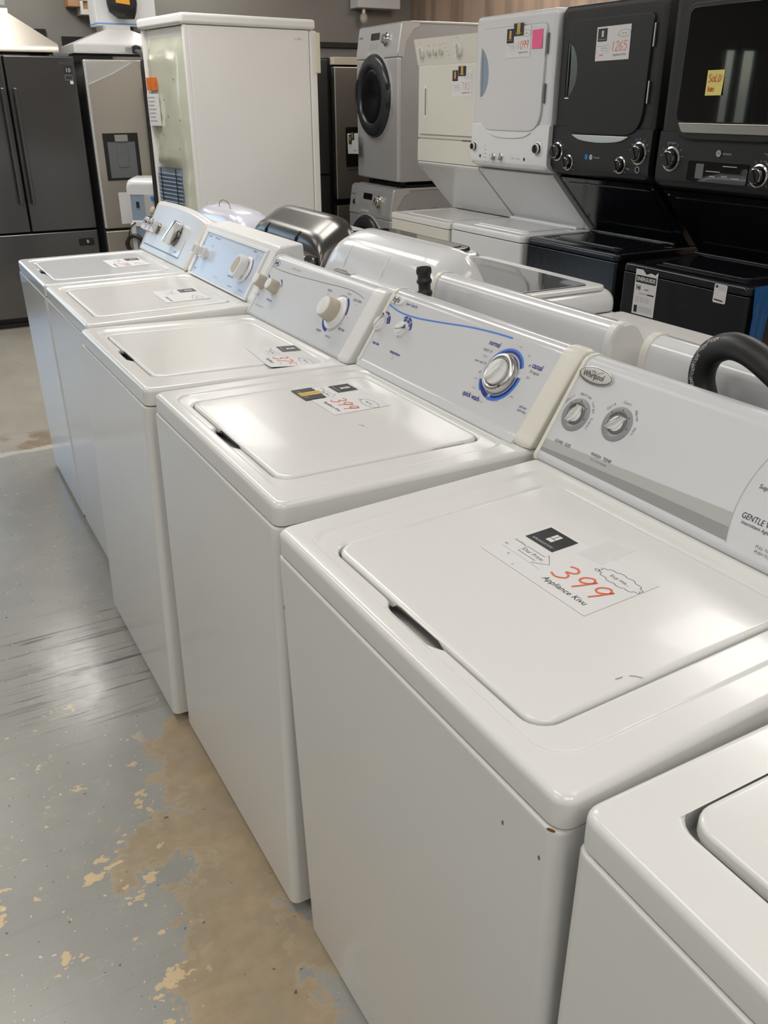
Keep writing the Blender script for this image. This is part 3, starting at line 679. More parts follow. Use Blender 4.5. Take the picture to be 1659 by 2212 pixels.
# --- washer 4: boxy console framing a blue-grey panel
t4, z4 = washer_body(4, lid=None, cab=ENAMEL)
P4 = [(.5116, 0), (.5116, .012), (.6086, .162), (.6145, .168), (.690, .172), (.696, .166), (.700, 0)]
b = MB(PLASTIC_W)
def p4(y, k=0): return [(x+(.010*k if x < .55 else -.004*k), y, H+z*(1-.03*k)) for x, z in fillet(P4, [0, .004, .006, .006, .008, .008, 0], 3)]
b.loft([p4(-.339, 1.6), p4(-.335, .6), p4(-.329), p4(.329), p4(.335, .6), p4(.339, 1.6)], flip=True)
o = b.build('console', t4)
f4 = MB(FACE_B); f4.prism(face(0, 0, .0), rpoly(-.283, .270, -.018, .139, .004)[::1], .0022, .0012, FACE_B, -.001); pn = f4.build('control_panel', o, 'blue-grey control panel')
fr = MB(PLASTIC_W); Fq = face(0, 0)
for q in ((-.300, .287, .139, .149), (-.300, .287, -.026, -.018), (-.300, -.283, -.018, .139), (.270, .287, -.018, .139)): fr.prism(Fq, [(q[0], q[2]), (q[1], q[2]), (q[1], q[3]), (q[0], q[3])], .006, .002)
fr.build('panel_frame', o)
b = MB(INK_G)
for y, s_, tx, sz, m_ in ((.25, .128, 'HEAVY DUTY', .0085, BLUE), (.17, .128, 'EXTRA CAPACITY', .0085, INK_G), (.255, .001, 'DELUXE', .009, INK), (.26, -.008, '70 series', .006, INK_G), (-.19, .13, 'NORMAL', .0085, BLUE), (-.225, .12, 'regular', .006, INK_G), (-.225, .11, 'light', .006, INK_G), (-.10, .035, 'EASY CARE', .008, INK), (-.09, .024, 'PERMANENT PRESS', .008, INK), (-.12, -.006, 'PULL TO START', .0065, INK_G), (-.22, -.005, 'PUSH TO STOP', .0065, INK_G), (.28, .095, 'LOAD', .0065, INK_G), (.19, .095, 'TEMP', .0065, INK_G), (.03, .002, 'SOAK CYCLE', .006, INK_P)): b.text(face(y, s_, .0026), tx, sz, m_, sx=.8)
b.arc(face(-.178, .064, .0024), .045, .048, -40, 60, BLUE); b.build('lettering', o, flat=True)
for y in (.292, .205):
    Fk = face(y, .062, .002); k = MB(PLASTIC_W); k.lathe(Fk, [(.017, 0), (.0165, .012), (.0165, .014)], PLASTIC_W, c0=False); k.prism(Fk, rpoly(-.0185, .0185, -.021, .021, .010), .024, .003, PLASTIC_W, .013); k.prism(Fk, rpoly(-.0125, .0125, -.015, .015, .007), .0252, .0006, BEIGE, .0235); k.build('knob', o, 'white knob with beige inset')
Fk = face(-.178, .064, .002); k = MB(PLASTIC_W); k.lathe(Fk, [(.045, 0), (.045, .003), (.041, .006), (.028, .008), (.026, .014)], PLASTIC_W, 36, c0=False)
G = Fk.rot(math.radians(70)); k.prism(G, fillet([(-.036, -.014), (-.028, -.030), (.022, -.028), (.040, -.010), (.040, .010), (.022, .028), (-.028, .030), (-.036, .014)], .01, 4), .038, .005, PLASTIC_W, .012)
k.prism(G, fillet([(-.027, -.010), (-.021, -.021), (.017, -.019), (.029, -.008), (.029, .008), (.017, .019), (-.021, .021), (-.027, .010)], .008, 4), .0392, .0008, BEIGE, .0375); k.build('timer_knob', o, 'large white knob with beige inset')
price_sheet(Fr(t4.matrix_world @ V((.295, .04, z4+.0008)), t4.matrix_world.to_3x3() @ V((-.03, -1, 0)), t4.matrix_world.to_3x3() @ V((1, -.03, 0))), 'white price sheet on the lid before the boxy blue-grey console', '', .20, .145)
# --- washer 5: arched console with chrome knobs
t5, z5 = washer_body(5, cab=ENAMEL_B)
def p5(y, g=0):
    k = 1+.16*(1-abs((y-.12)/.43)**2.4) if True else 1
    return prof_loop(y, g, k*.97)
ys5 = [-.318+.65*i/20 for i in range(21)]
c = MB(FACE_W); c.loft([p5(y) for y in ys5], flip=True); o = c.build('console', t5)
for s, a, b_ in ((-1, -.318, -.340), (1, .332, .340)):
    e = MB(PLASTIC_I); e.loft([p5(a+(b_-a)*q, g) for q, g in ((0, .002), (.3, .003), (.7, .002), (.92, -.002), (1, -.006))], flip=(s < 0) is False); e.build('end_cap', o, 'yellowed ivory end cap')
b = MB(principled('console_face_pale_blue', (.66, .70, .77), .2, spec=.5)); up5 = lambda y: (.158)*(1+.16*(1-abs((y-.12)/.43)**2.4))*.97
pl = [(.205, .004), (.205, .118)]+[(-y, (up5(y)-.030)/FE.y+.004) for y in [-.205+.50*i/12 for i in range(13)]]+[(-.312, .118), (-.312, .004)]
b.prism(F0, fillet(pl, [.004]+[.02]+[0]*13+[.02, .004], 3), .0015, .0006, None, -.001); pn = b.build('control_panel', o, 'pale blue-white control panel with thin dark border')
b = MB(INK_G); b.stroke(F0, fillet(pl, [.004]+[.02]+[0]*13+[.02, .004], 3), .0022, INK_G, .0022, True); b.poly(F0, [(-.31, .002), (.205, .002), (.205, .007), (-.31, .007)], GREY_D, .0024)
for y, s_, tx, sz, m_ in ((-.10, .138, 'NORMAL', .009, BLUE), (-.12, .131, 'heavy', .006, INK_P), (-.15, .105, 'light', .006, INK_G), (-.15, .09, 'off', .006, INK_G), (-.155, .05, 'rinse', .006, INK_P), (-.14, .022, 'GENTLE', .010, INK), (.29, .045, 'LOAD', .0065, INK_G), (.235, .045, 'TEMP', .0065, INK_G), (.18, .045, 'RINSE', .0065, INK_G)): b.text(face(y, s_, .0016), tx, sz, m_, sx=.8)
b.build('lettering', o, flat=True)
MB(SATIN).prism(face(.29, .142), ellipse(0, 0, .016, .011, 24), .005, .002, SATIN).build('badge', o, 'small oval silver badge')
def half_knob(y, s_, r, ang):
    Fk = face(y, s_, .001).rot(math.radians(ang)); k = MB(STEEL_C)
    k.lathe(Fk, [(r, 0), (r, .006), (r*.9, .010), (r*.85, .012)], STEEL_C, 28, c0=False)
    k.prism(Fk, [(r*1.05*math.cos(a), r*.34*math.sin(a)) for a in [2*PI*i/24 for i in range(24)]], .042, .005, CHROME, .006)
    return k.build('knob', o, 'chrome knob with a raised grip')
half_knob(.310, .082, .027, 78); half_knob(.240, .082, .025, 78); half_knob(.182, .082, .025, 78)
k = MB(STEEL_C); Fk = face(-.088, .082, .001); k.lathe(Fk, [(.042, 0), (.042, .008), (.038, .014), (.030, .018)], STEEL_C, 36, c0=False)
G = Fk.rot(math.radians(62)); k.prism(G, fillet([(-.052, -.006), (-.03, -.014), (.03, -.014), (.056, -.008), (.056, .008), (.03, .014), (-.03, .014), (-.052, .006)], .008, 4), .046, .006, CHROME, .010); k.build('timer_knob', o, 'large chrome knob with a long handle')
price_sheet(Fr(t5.matrix_world @ V((.297, .115, z5+.0008)), t5.matrix_world.to_3x3() @ V((0, -1, 0)), t5.matrix_world.to_3x3() @ V((1, 0, 0))), 'white price sheet with smudged red price on the farthest front-row washer', '399', .21, .145, faint=True)
# ------------------------------------------------------------------ second row: machines facing the other way
def loft_y(mb, ys, fn, m=None): return mb.loft([fn(y) for y in ys], m, flip=True)
def rear_washer(yc, name, label, cat, zdeck, cab_m, back_m, x0=.80, w=.686, depth=.66, front_round=.02, top_round=.02, ztop0=None):
    t = thing(name, label, cat, (x0, yc, 0), group='machines of the second row, backs to the front row')
    hw = w/2
    ztop0 = zdeck-.055 if ztop0 is None else ztop0
    c = MB(cab_m); c.rbox(.02, .02+depth, -hw, hw, .025, ztop0, .006, rp=.014); c.build('cabinet', t)
    bp = MB(back_m); bp.rbox(.0, .021, -hw+.02, hw-.02, .05, ztop0+.03, .003); bp.build('back_panel', t, 'bare metal back panel')
    for fx in (.09, .6):
        for fy in (-hw+.06, hw-.06): MB(BLACK_P).lathe(Fr((fx, fy, 0), (1, 0, 0), (0, 1, 0)), [(.02, .0), (.02, .008), (.01, .01), (.01, .03)], n=12).build('leveling_foot', t)
    d = MB(cab_m); d.rbox(.0, .02+depth+.01, -hw, hw, ztop0+.003, zdeck, top_round, rp=max(top_round, .025), seg=5, r0=.004); d.build('top_panel', t)
    return t
# --- plain white console, the one beside the big dial
def plain_back(yc, label, x0, w=.69, caps=True, ztop=1.097):
    t = rear_washer(yc, 'washing_machine', label, 'washing machine', .925, ENAMEL, GALV, x0)
    hw = w/2; zb = 1.035
    P = [(.002, .955), (.002, 1.004), (-.003, 1.012), (-.004, 1.040), (.0, ztop-.026), (.006, ztop-.013), (.016, ztop-.004), (.030, ztop), (.048, ztop-.002), (.062, ztop-.012), (.150, .950), (.154, .928), (.02, .928), (.02, .955)]
    c = MB(ENAMEL_B); loft_y(c, (-hw+.022, hw-.022), lambda y: [(x, y, z) for x, z in P]); o = c.build('console', t)
    for s in (-1, 1):
        e = MB(PLASTIC_W if s < 0 else PLASTIC_C); a, b_ = s*(hw-.0225), s*hw
        Pc = [(.0, .94), (-.006, 1.01), (-.007, 1.045), (-.003, ztop-.022), (.012, ztop-.002), (.030, ztop+.003), (.050, ztop+.001), (.066, ztop-.012), (.11, 1.02), (.158, .952), (.160, .926), (.03, .926)]
        Pc = fillet(Pc, .014, 4)
        L = [[(x+(.006 if k > 1.5 else 0), y, z-(.006 if k > 1.5 else 0)) for x, z in Pc] for k, y in ((0, a), (1, a+(b_-a)*.75), (2, b_))]
        e.loft(L, flip=(s < 0) is False); e.build('end_cap', o, 'ivory plastic end cap')
        k = MB(GALV); k.rbox(-.012, -.002, s*(hw-.055)-.008, s*(hw-.055)+.008, .965, 1.030, .002); k.lathe(Fr((-.011, s*(hw-.055), 1.012), (0, 1, 0), (0, 0, 1), (-1, 0, 0)), [(.0065, 0), (.0065, .003), (.003, .0045)], n=12); k.build('bracket', o, 'metal bracket with a screw')
    g = MB(GALV); g.rbox(-.003, .002, -hw+.05, hw-.05, .90, .956, .001); g.build('rear_plate', o, 'galvanised plate')
    b = MB(INK_P); Fb = Fr((-.0006, 0, 0), (0, -1, 0), (0, 0, 1), (-1, 0, 0))
    Fb = Fr((.0016, 0, 0), (0, -1, 0), (0, 0, 1), (-1, 0, 0))
    b.text(Fb.at(-.20, .990), '2201  PART NO. 3957153  WHITE', .0095, INK_G, w=.0008); b.text(Fb.at(.06, .985), 'WHITE', .008, INK_P, w=.0008)
    b.stroke(Fr((-.0045, 0, 0), (0, -1, 0), (0, 0, 1), (-1, 0, 0)), [(-hw+.06, 1.020), (hw-.06, 1.020)], .0010, INK_P)
    b.build('lettering', o, flat=True)
    l = MB(ENAMEL); l.rbox(.18, .60, -hw+.09, hw-.09, .924, .934, .005, rp=.03, r0=.001); l.build('lid', t)
    return t
plain_back(.832, 'white washer with a long plain console back and ivory end caps, behind the big dial', .795)
plain_back(.062, 'white washer seen from behind, its console back crossed by the black hose', .790)

# --- rounded console backs
def round_console(t, w, m, prof, zb, zend=.55, pw=4.0, rx=.0, n=36):
    hw = w/2; c = MB(m)
    def f(y):
        u = abs(y)/hw; k = max(0., 1-u**pw)**(1/2.4)
        return [(x+rx*(1-k)*(.06), y, zb+(z-zb)*(.02+.98*k)) for x, z in prof]
    ys_ = [hw*math.sin(PI/2*(-1+2*i/n)) for i in range(n+1)]
    loft_y(c, ys_, f); return c.build('console', t)
# white machine with rounded console and glass lid
tc_ = rear_washer(1.535, 'washing_machine', 'white washer with rounded console back, grey rating sticker and glass lid', 'washing machine', .985, ENAMEL_B, ENAMEL_B, .80, top_round=.045, ztop0=.915)
PC = [(.00, .95), (-.004, .985), (.0, 1.015), (.012, 1.040), (.020, 1.062), (.030, 1.082), (.046, 1.102), (.064, 1.114), (.10, 1.130), (.135, 1.136), (.165, 1.128), (.19, 1.09), (.215, 1.00), (.22, .96)]
o = round_console(tc_, .70, ENAMEL_B, PC, .95, pw=9)
for y in (.19, -.05, -.20)[0:2]:
    q = MB(ENAMEL_B); q.tube([(.004, y+.0, 1.012), (.016, y-.004, 1.045), (.032, y-.01, 1.078), (.046, y-.014, 1.098)], [.004, .006, .006, .003], n=8); q.build('rib', o)
q = MB(ENAMEL_B); q.rbox(-.035, .03, -.24, .22, .93, 1.022, .022, rp=.028, seg=4); o2 = q.build('rear_cover', tc_)
b = MB(GREY_L); Fq = Fr((-.036, .155, 1.0045), (0, -1, 0), (.18, 0, 1)); b.prism(Fr((-.024, .21, 1.0222), (0, -1, 0), (1, 0, 0)), rpoly(0, .12, 0, .026, .002), .0012, .0003, GREY_L)
Fs = Fr((-.024, .21, 1.0236), (0, -1, 0), (1, 0, 0))
b.poly(Fs, [(.006, .005), (.018, .005), (.018, .021), (.006, .021)], INK); 
for k in range(4): b.stroke(Fs, [(.025, .020-.0045*k), (.07+.01*(k % 2), .020-.0045*k)], .0018, INK)
b.poly(Fs, [(.085, .004), (.112, .004), (.112, .009), (.085, .009)], INK); b.build('rating_sticker', o2, 'grey rating sticker with black print', flat=True)
q = MB(ENAMEL); q.rbox(.235, .655, -.325, .325, .982, .995, .006, rp=.035, r0=.002); o = q.build('lid_frame', tc_)
q = MB(GLASS_G); q.rbox(.262, .60, -.295, .295, .9945, .9985, .0015, rp=.02, r0=.001); q.build('lid_glass', o, 'grey glass lid pane')
# charcoal machine
td = rear_washer(2.255, 'clothes_dryer', 'charcoal metallic machine with rounded console back and dark glass lid', 'dryer', 1.0, SILVER, STEEL_C, .80, w=.66, top_round=.03, ztop0=.93)
PD = [(.0, .96), (-.012, .985), (-.002, 1.0), (.02, 1.02), (.022, 1.05), (.030, 1.075), (.046, 1.095), (.060, 1.102), (.11, 1.136), (.14, 1.146), (.165, 1.140), (.19, 1.09), (.21, 1.00), (.215, .97)]
o = round_console(td, .66, STEEL_C, PD, .96, pw=7)
for y in (.16, -.12):
    q = MB(BLACK_P); q.tube([(.021, y, 1.04), (.026, y-.004, 1.066), (.042, y-.012, 1.090)], [.004, .006, .003], n=8); q.build('rib', o, 'dark groove rib')
q = MB(STEEL_C); q.rbox(-.045, .03, -.315, -.05, .90, 1.035, .03, rp=.03, seg=4); q.build('rear_cover', td)
MB(CHROME).rbox(-.012, .01, -.285, -.27, 1.0, 1.03, .003).build('clip', o, 'bright metal clip')
q = MB(STEEL_D); q.rbox(.23, .665, -.31, .31, .998, 1.014, .008, rp=.045, r0=.002); o = q.build('lid_frame', td)
q = MB(GLASS_D); q.rbox(.26, .635, -.285, .285, 1.0135, 1.017, .0015, rp=.03, r0=.001); q.build('lid_glass', o, 'dark glass lid pane')
# pale machine
te = rear_washer(2.95, 'clothes_dryer', 'pale lilac-white machine with a low rounded console back by the tall fridge', 'dryer', .98, ENAMEL_B, BLACK_P, .80, w=.66, top_round=.03, ztop0=.92)
PE = [(.0, .955), (-.004, 1.03), (.0, 1.055), (.015, 1.078), (.04, 1.093), (.09, 1.10), (.14, 1.095), (.18, 1.06), (.20, 1.0), (.205, .96)]
o = round_console(te, .66, principled('lilac_white_plastic', (.66, .66, .76), .14, spec=.5, coat=.4), PE, .955, pw=4)
b = MB(INK_P); 
for k in range(3): b.rbox(.05+.0, .085, .20-.022*k, .212-.022*k, 1.0955, 1.097, .0004, INK_P)
b.build('lettering', o, flat=True)
q = MB(BLACK_P); q.rbox(-.012, .03, -.30, .30, .93, 1.0, .01); q.build('rear_cover', te, 'dark rear panel')
q = MB(INK); q.tube([(.05, -.02+.07*math.cos(a), 1.095+.03*math.sin(a)) for a in [PI*k/12 for k in range(13)]], .0014, n=6); q.build('wire', o, 'thin looped wire')

# ------------------------------------------------------------------ hoses between the rows
def hose_pts(L, n=10): return spline([V(p) for p in L], n)
q = MB(RUBBER); hp = hose_pts([(.735, .23, .016), (.735, .20, .40), (.735, .20, .70), (.728, .185, .85), (.728, .172, 1.0), (.728, .196, 1.075), (.722, .182, 1.118), (.712, .148, 1.142), (.705, .112, 1.150), (.700, .065, 1.142), (.695, -.02, 1.105), (.70, -.10, 1.06), (.71, -.13, 1.0), (.725, -.15, .90), (.73, -.16, .70), (.735, -.17, .40), (.735, -.18, .016)])
q.tube(hp, .0225, n=18); o = tag(q.build('drain_hose', ang=60), 'thick black drain hose arching up behind the nearest consoles', 'hose')
pr = MB(PAPER)
for k, (idx) in enumerate((48, 53, 58, 64, 70)):
    p = hp[idx]; d = (hp[idx+1]-hp[idx-1]).normalized()
    tocam = (V(CAM)-p); nn = (tocam-d*tocam.dot(d)).normalized()
    nn = (nn-d.cross(nn)*(.9)).normalized()
    F = Fr(p+nn*.0228, d, nn.cross(d), nn); pr.text(F, 'JY/OEM', .0105, PAPER, w=.0002, sx=.9)
pr.build('lettering', o, 'white lettering along the hose', flat=True)
q = MB(RUBBER); Fh = Fr((.722, 1.075, .55), (1, 0, 0), (0, 1, 0)); ax = V((-.02, .035, .515)).normalized()
prf = [(.0165, -.605), (.0165, .44), (.019, .445), (.019, .452), (.0155, .456), (.0155, .470), (.0195, .474), (.0195, .480), (.0165, .484), (.0165, .492), (.0195, .497), (.0195, .505), (.0175, .512), (.013, .512), (.012, .50)]
Fh = Fr((.735, 1.055, .62), ax.orthogonal(), ax.cross(ax.orthogonal()), ax); q.lathe(Fh, prf, n=20)
tag(q.build('drain_hose', ang=50), 'short black hose end sticking up behind the blue-lined console', 'hose')

# ------------------------------------------------------------------ stacked laundry centres along the right
def bezel_knob(parent, x, y, z, r, m_rim=CHROME, m_k=BLACK_P, ang=100, hh=.03, prnt=None):
    F = Fr((x, y, z), (0, -1, 0), (0, 0, 1), (-1, 0, 0))
    k = MB(m_rim); k.lathe(F, [(r, -.003), (r, .003), (r*.86, .0055), (r*.82, .003)], m_rim, 28, c0=False, c1=False)
    k.lathe(F, [(r*.66, 0), (r*.62, hh*.8), (r*.56, hh), (.001, hh)], m_k, 28, c0=False); k.lathe(F, [(r*.68, hh*.45), (r*.70, hh*.55), (r*.64, hh*.85), (r*.60, hh*.87)], m_rim, 28, False, False)
    k.prism(F.rot(math.radians(ang)), [(-r*.5, -r*.09), (r*.58, -r*.09), (r*.58, r*.09), (-r*.5, r*.09)], hh*1.15, .001, m_k, hh*.5)
    if prnt:
        for a in range(-40, 221, 26): prnt[0].stroke(F.rot(math.radians(a)), [(r*1.12, 0), (r*1.34, 0)], .0016, prnt[1])
    return k.build('knob', parent)
def face_x(x, y=0, z=0): return Fr((x, y, z), (0, -1, 0), (0, 0, 1), (-1, 0, 0))
def side_cut(zl, zt): pass
def unit_ge(x, yc, label, wm, dm, glass=False, dx=.13, style='dark'):
    """one-piece stacked laundry centre, front towards -x"""
    t = thing('stacked_washer_dryer', label, 'stacked washer dryer', (x, yc, 0), group='stacked laundry centres along the right wall')
    white = style == 'white'; hw = .340; zt = .868
    trim = CHROME if not white else PLASTIC_W
    c = MB(wm); c.rbox(0, .68, -hw+.004, hw-.004, .03, zt-.04, .004, rp=.016); cab = c.build('washer_cabinet', t)
    for fx in (.08, .6):
        for fy in (-.26, .26): MB(BLACK_P).lathe(Fr((fx, fy, 0), (1, 0, 0), (0, 1, 0)), [(.02, 0), (.02, .01), (.01, .012), (.01, .034)], n=12).build('leveling_foot', t)
    d = MB(wm); L = []
    for q, z in ((.004, zt-.037), (0, zt-.034), (0, zt-.018), (.002, zt-.008), (.008, zt-.002), (.018, zt), (.05, zt), (.056, zt-.004), (.064, zt-.008), (.09, zt-.008), (.094, zt-.003), (.10, zt-.001)):
        L.append([(xx, yy, z) for xx, yy in rrect(-.002+q*1.0, .66-q*.3, -hw+q, hw-q, max(.03, .03))])
    d.loft(L); d.build('washer_top', t)
    l = MB(wm if not white else ENAMEL_B); l.rbox(.105, .46, -.235, .235, zt-.004, zt+.006, .005, rp=.04, r0=.001); o = l.build('washer_lid', t)
    # slanted rear support between the two halves
    s = MB(wm); P = [(dx+.07, 1.165), (dx+.05, 1.15), (.46, zt+.002), (.70, zt+.002), (.70, 1.165)]
    loft_y(s, (-hw+.008, hw-.008), lambda y: [(a, y, b) for a, b in P]); sp = s.build('support_panel', t)
    if not white:
        e = V((.46-dx-.05, 0, zt+.002-1.15)).normalized(); Fp = Fr((dx+.05, 0, 1.15), (0, -1, 0), tuple(-e))
        MB(BLACK_E).prism(Fp, fillet([(-.27, -.385), (.27, -.385), (.29, -.03), (-.29, -.03)], .02, 3), .004, .002).build('inset_panel', sp, 'gloss black inset panel')
    scr = MB(SATIN)
    e = V((.46-dx-.05, 0, zt+.002-1.15)).normalized(); Fp = Fr((dx+.05, 0, 1.15), (0, -1, 0), tuple(-e))
    for y in (-.31, .31): scr.lathe(Fp.at(y, -.02), [(.005, 0), (.005, .002), (.002, .003)], n=10)
    scr.build('screw', sp)
    zb2 = zt+.002
    tr = MB(wm); tr.rbox(.40, .455, -hw+.05, hw-.03, zt-.001, zt+.014, .005); tr.build('hinge_cover', t)
    # dryer body
    zA, zB = 1.155, 1.905
    c = MB(dm); L = []
    for xx, ins, rr in ((.70, .004, .02), (dx+.06, 0, .022), (dx+.02, 0, .03), (dx+.008, .003, .03), (dx+.001, .012, .03), (dx, .03, .03)):
        L.append([(xx, yy, zz) for zz, yy in rrect(zA+ins+(.02 if xx < .6 else 0), zB-ins*.9, -hw+ins, hw-ins, rr)])
    c.loft(L); body = c.build('dryer_cabinet', t)
    Fd = face_x(dx)
    if not glass:
        # the door, with a bite for the finger pull on its left edge
        bite = [(-.272, 1.755), (-.235, 1.735), (-.205, 1.69), (-.193, 1.63), (-.200, 1.575), (-.232, 1.53), (-.268, 1.515)]
        outl = fillet([(-.272, 1.842), (-.275, 1.842)][1:]+[(-.268, 1.44), (-.245, 1.385), (-.19, 1.358), (.19, 1.358), (.245, 1.385), (.268, 1.44), (.274, 1.842)], [.03, .04, .05, .05, .05, .05, .04, .03], 4)
        g = MB(BLACK_P if not white else GREY_L); g.prism(Fd, offset(outl, .004), .0015, 0); g.build('door_gasket', body, flat=True)
        ob = fillet([(-.275, 1.842)]+bite[:1]+bite+[(-.268, 1.44), (-.245, 1.385), (-.19, 1.358), (.19, 1.358), (.245, 1.385), (.268, 1.44), (.274, 1.842)], [.03]+[0]+[.004]+[.02]*5+[.004]+[.04, .05, .05, .05, .05, .04, .03], 3)
        dr = MB(dm); dr.prism(Fd, ob, .012, .005, dm, .0015); door = dr.build('dryer_door', t)
        h = MB(BLACK_E if not white else GREYBLUE)
        cr = [(-.270, 1.75)]+bite[1:-1]+[(-.266, 1.52)]
        h.prism(Fd, offset(cr, -.001), .0035, 0, None, .0016); h.build('finger_recess', door, 'dark recessed finger pull' if not white else 'blue-grey recessed finger pull', flat=True)
        h = MB(trim if white else BLACK_P); h.tube([(dx-.010, .270, 1.752), (dx-.013, .270, 1.69), (dx-.014, .269, 1.63), (dx-.013, .268, 1.57), (dx-.010, .267, 1.520)], [.002, .004, .0045, .004, .003], n=10)
        h.build('handle', door)
        MB(trim).rbox(dx-.015, dx-.004, .236, .266, 1.510, 1.516, .002).build('handle_tip', door)
        for z in (1.755, 1.535): MB(SATIN if not white else GREY_D).rbox(dx-.012, dx-.001, -.288, -.280, z-.045, z+.045, .002).build('hinge', door, 'door hinge')
        ac = MB(SATIN if not white else PLASTIC_W)
        pl = spline([V((-.195, 1.352, 0)), V((-.13, 1.330, 0)), V((0, 1.322, 0)), V((.13, 1.330, 0)), V((.195, 1.352, 0))], 6)
        ac.prism(Fd.at(0, 0, .002), [(-.195, 1.354)]+[(p.x, p.y) for p in pl][1:-1]+[(.195, 1.354)], .010, .003); ac.build('accent_strip', t, 'curved brushed metal strip' if not white else 'curved white strip')
    else:
        outl = fillet([(-.262, 1.845), (-.262, 1.43), (-.22, 1.36), (.24, 1.36), (.275, 1.43), (.275, 1.845)], [.05, .06, .06, .06, .06, .05], 5)
        dr = MB(SLATE); dr.prism(Fd, outl, .020, .006, SLATE, 0); door = dr.build('dryer_door', t)
        MB(GLASS_D).prism(Fd, fillet([(-.240, 1.828), (-.246, 1.440), (-.225, 1.425), (.25, 1.425), (.258, 1.44), (.255, 1.828)], .03, 4), .0235, .002, None, .018).build('door_glass', door, 'black mirror glass')
        MB(STEEL).prism(Fd, fillet([(-.232, 1.422), (-.205, 1.385), (.22, 1.385), (.252, 1.422)], .01, 3), .026, .004, None, .016).build('accent_strip', door, 'brushed steel strip')
    # control panel: bowed, tucked under at the bottom
    P = [(dx+.004, 1.392), (dx-.004, 1.386), (dx-.006, 1.33), (dx-.008, 1.25), (dx-.006, 1.205), (dx+.004, 1.186), (dx+.03, 1.172), (dx+.06, 1.160), (dx+.06, 1.392)]
    cpm = dm if not white else ENAMEL_B
    c = MB(cpm); loft_y(c, [-hw, -hw+.003, hw-.003, hw], lambda y: [(a+(.004 if abs(y) > hw-.001 else 0), y, b) for a, b in P]); cp = c.build('control_panel', t)
    sk = MB(wm); loft_y(sk, (-hw+.006, hw-.006), lambda y: [(dx+.055, y, 1.172), (dx+.10, y, 1.150), (dx+.35, y, 1.150), (dx+.35, y, 1.172)]); sk.build('lower_lip', t)
    xp = dx-.0095; pr = MB(INK_G if white else PAPER); pm = INK_G if white else principled('pale_print', (.50, .50, .50), .5)
    Fp = face_x(xp)
    if white:
        for y, z, r in ((.302, 1.272, .026), (-.262, 1.280, .034), (.122, 1.226, .020), (.054, 1.228, .020)): bezel_knob(cp, xp+.003, y, z, r, PLASTIC_W if r > .025 else SATIN, BLACK_P if r > .025 else PLASTIC_W, 95, .024, (pr, pm))
        for y in (.245, -.155): MB(INK).prism(face_x(xp+.0015, y, 1.225), ellipse(0, 0, .006, .008, 14), .002).build('indicator', cp, 'small dark indicator window')
        pr.text(Fp.at(.055, 1.226), 'GE', .012, INK_G); pr.text(Fp.at(.095, 1.226), 'APPLIANCES', .008, INK_P)
        for k in range(5): pr.stroke(Fp, [(-.205, 1.20+.02*k), (-.19, 1.20+.02*k)], .003, INK_P)
    elif not glass:
        for y, z, r in ((.298, 1.272, .044), (.207, 1.226, .036), (-.157, 1.233, .037), (-.268, 1.288, .048)): bezel_knob(cp, xp+.003, y, z, r, CHROME, BLACK_P, 115, .03, (pr, pm))
        pr.lathe(Fp.at(-.042, 1.258), [(.012, 0), (.012, .0012), (.001, .0012)], SATIN, 20); pr.text(Fp.at(-.042, 1.258, .0012), 'GE', .010, INK); pr.text(Fp.at(-.024, 1.257), 'APPLIANCES', .0095, pm, 'LEFT', sx=.8)
        pr.prism(Fp.at(-.075, 1.258), [(-.009, -.011), (.009, -.011), (.009, .011), (-.009, .011)], .0008, m=principled('blue_tab', (.02, .22, .55), .4))
        pr.text(Fp.at(.262, 1.345), 'Dryer', .01, BLUE_L); pr.text(Fp.at(.215, 1.22), 'Start', .01, pm, 'CENTER'); pr.lathe(Fp.at(.275, 1.22), [(.014, 0), (.014, .003), (.011, .003)], CHROME, 20, False, False)
    else:
        for y, z, r in ((.258, 1.283, .048), (-.190, 1.245, .042), (-.262, 1.311, .048)): bezel_knob(cp, xp+.003, y, z, r, CHROME, BLACK_P, 115, .03, (pr, pm))
        MB(GLASS_D).prism(face_x(xp+.001, .010, 1.248), rpoly(-.150, .150, -.042, .036, .008), .003, .001).build('display', cp, 'black glass display')
        MB(GREY_D).prism(face_x(xp+.001, .010, 1.248), rpoly(-.105, -.065, -.03, .026, .003), .0036, 0).build('display_window', cp, flat=True)
        Fq = Fp.at(-.010, 1.248, .004)
        for u0, u1, v in ((-.05, .02, .0), (.03, .10, .022), (.03, .06, -.015), (-.03, .0, -.018), (.08, .12, -.02)): pr.stroke(Fq, [(u0, v), (u1, v)], .003, pm)
        pr.lathe(Fp.at(.018-.03, 1.315), [(.0125, 0), (.0125, .0012), (.001, .0012)], SATIN, 20); pr.text(Fp.at(-.012, 1.315, .0012), 'GE', .010, INK); pr.text(Fp.at(.008, 1.314), 'APPLIANCES', .0095, pm, 'LEFT', sx=.8)
        pr.text(Fp.at(-.262, 1.345), 'SmartDispense', .008, pm)
    pr.build('lettering', cp, flat=True)
    return t
g1 = unit_ge(2.47, 2.580, 'slate grey stacked washer dryer with a white 1265 sheet on its door', BLACK_E, SLATE)
g2 = unit_ge(2.36, 1.752, 'black stacked washer dryer with a mirror glass door and yellow sold note', BLACK_E, SLATE, True)
g3 = unit_ge(2.445, 3.264, 'white stacked washer dryer with a pink note on its door', ENAMEL_B, principled('dryer_white', (.66, .66, .675), .3, spec=.45), style='white')

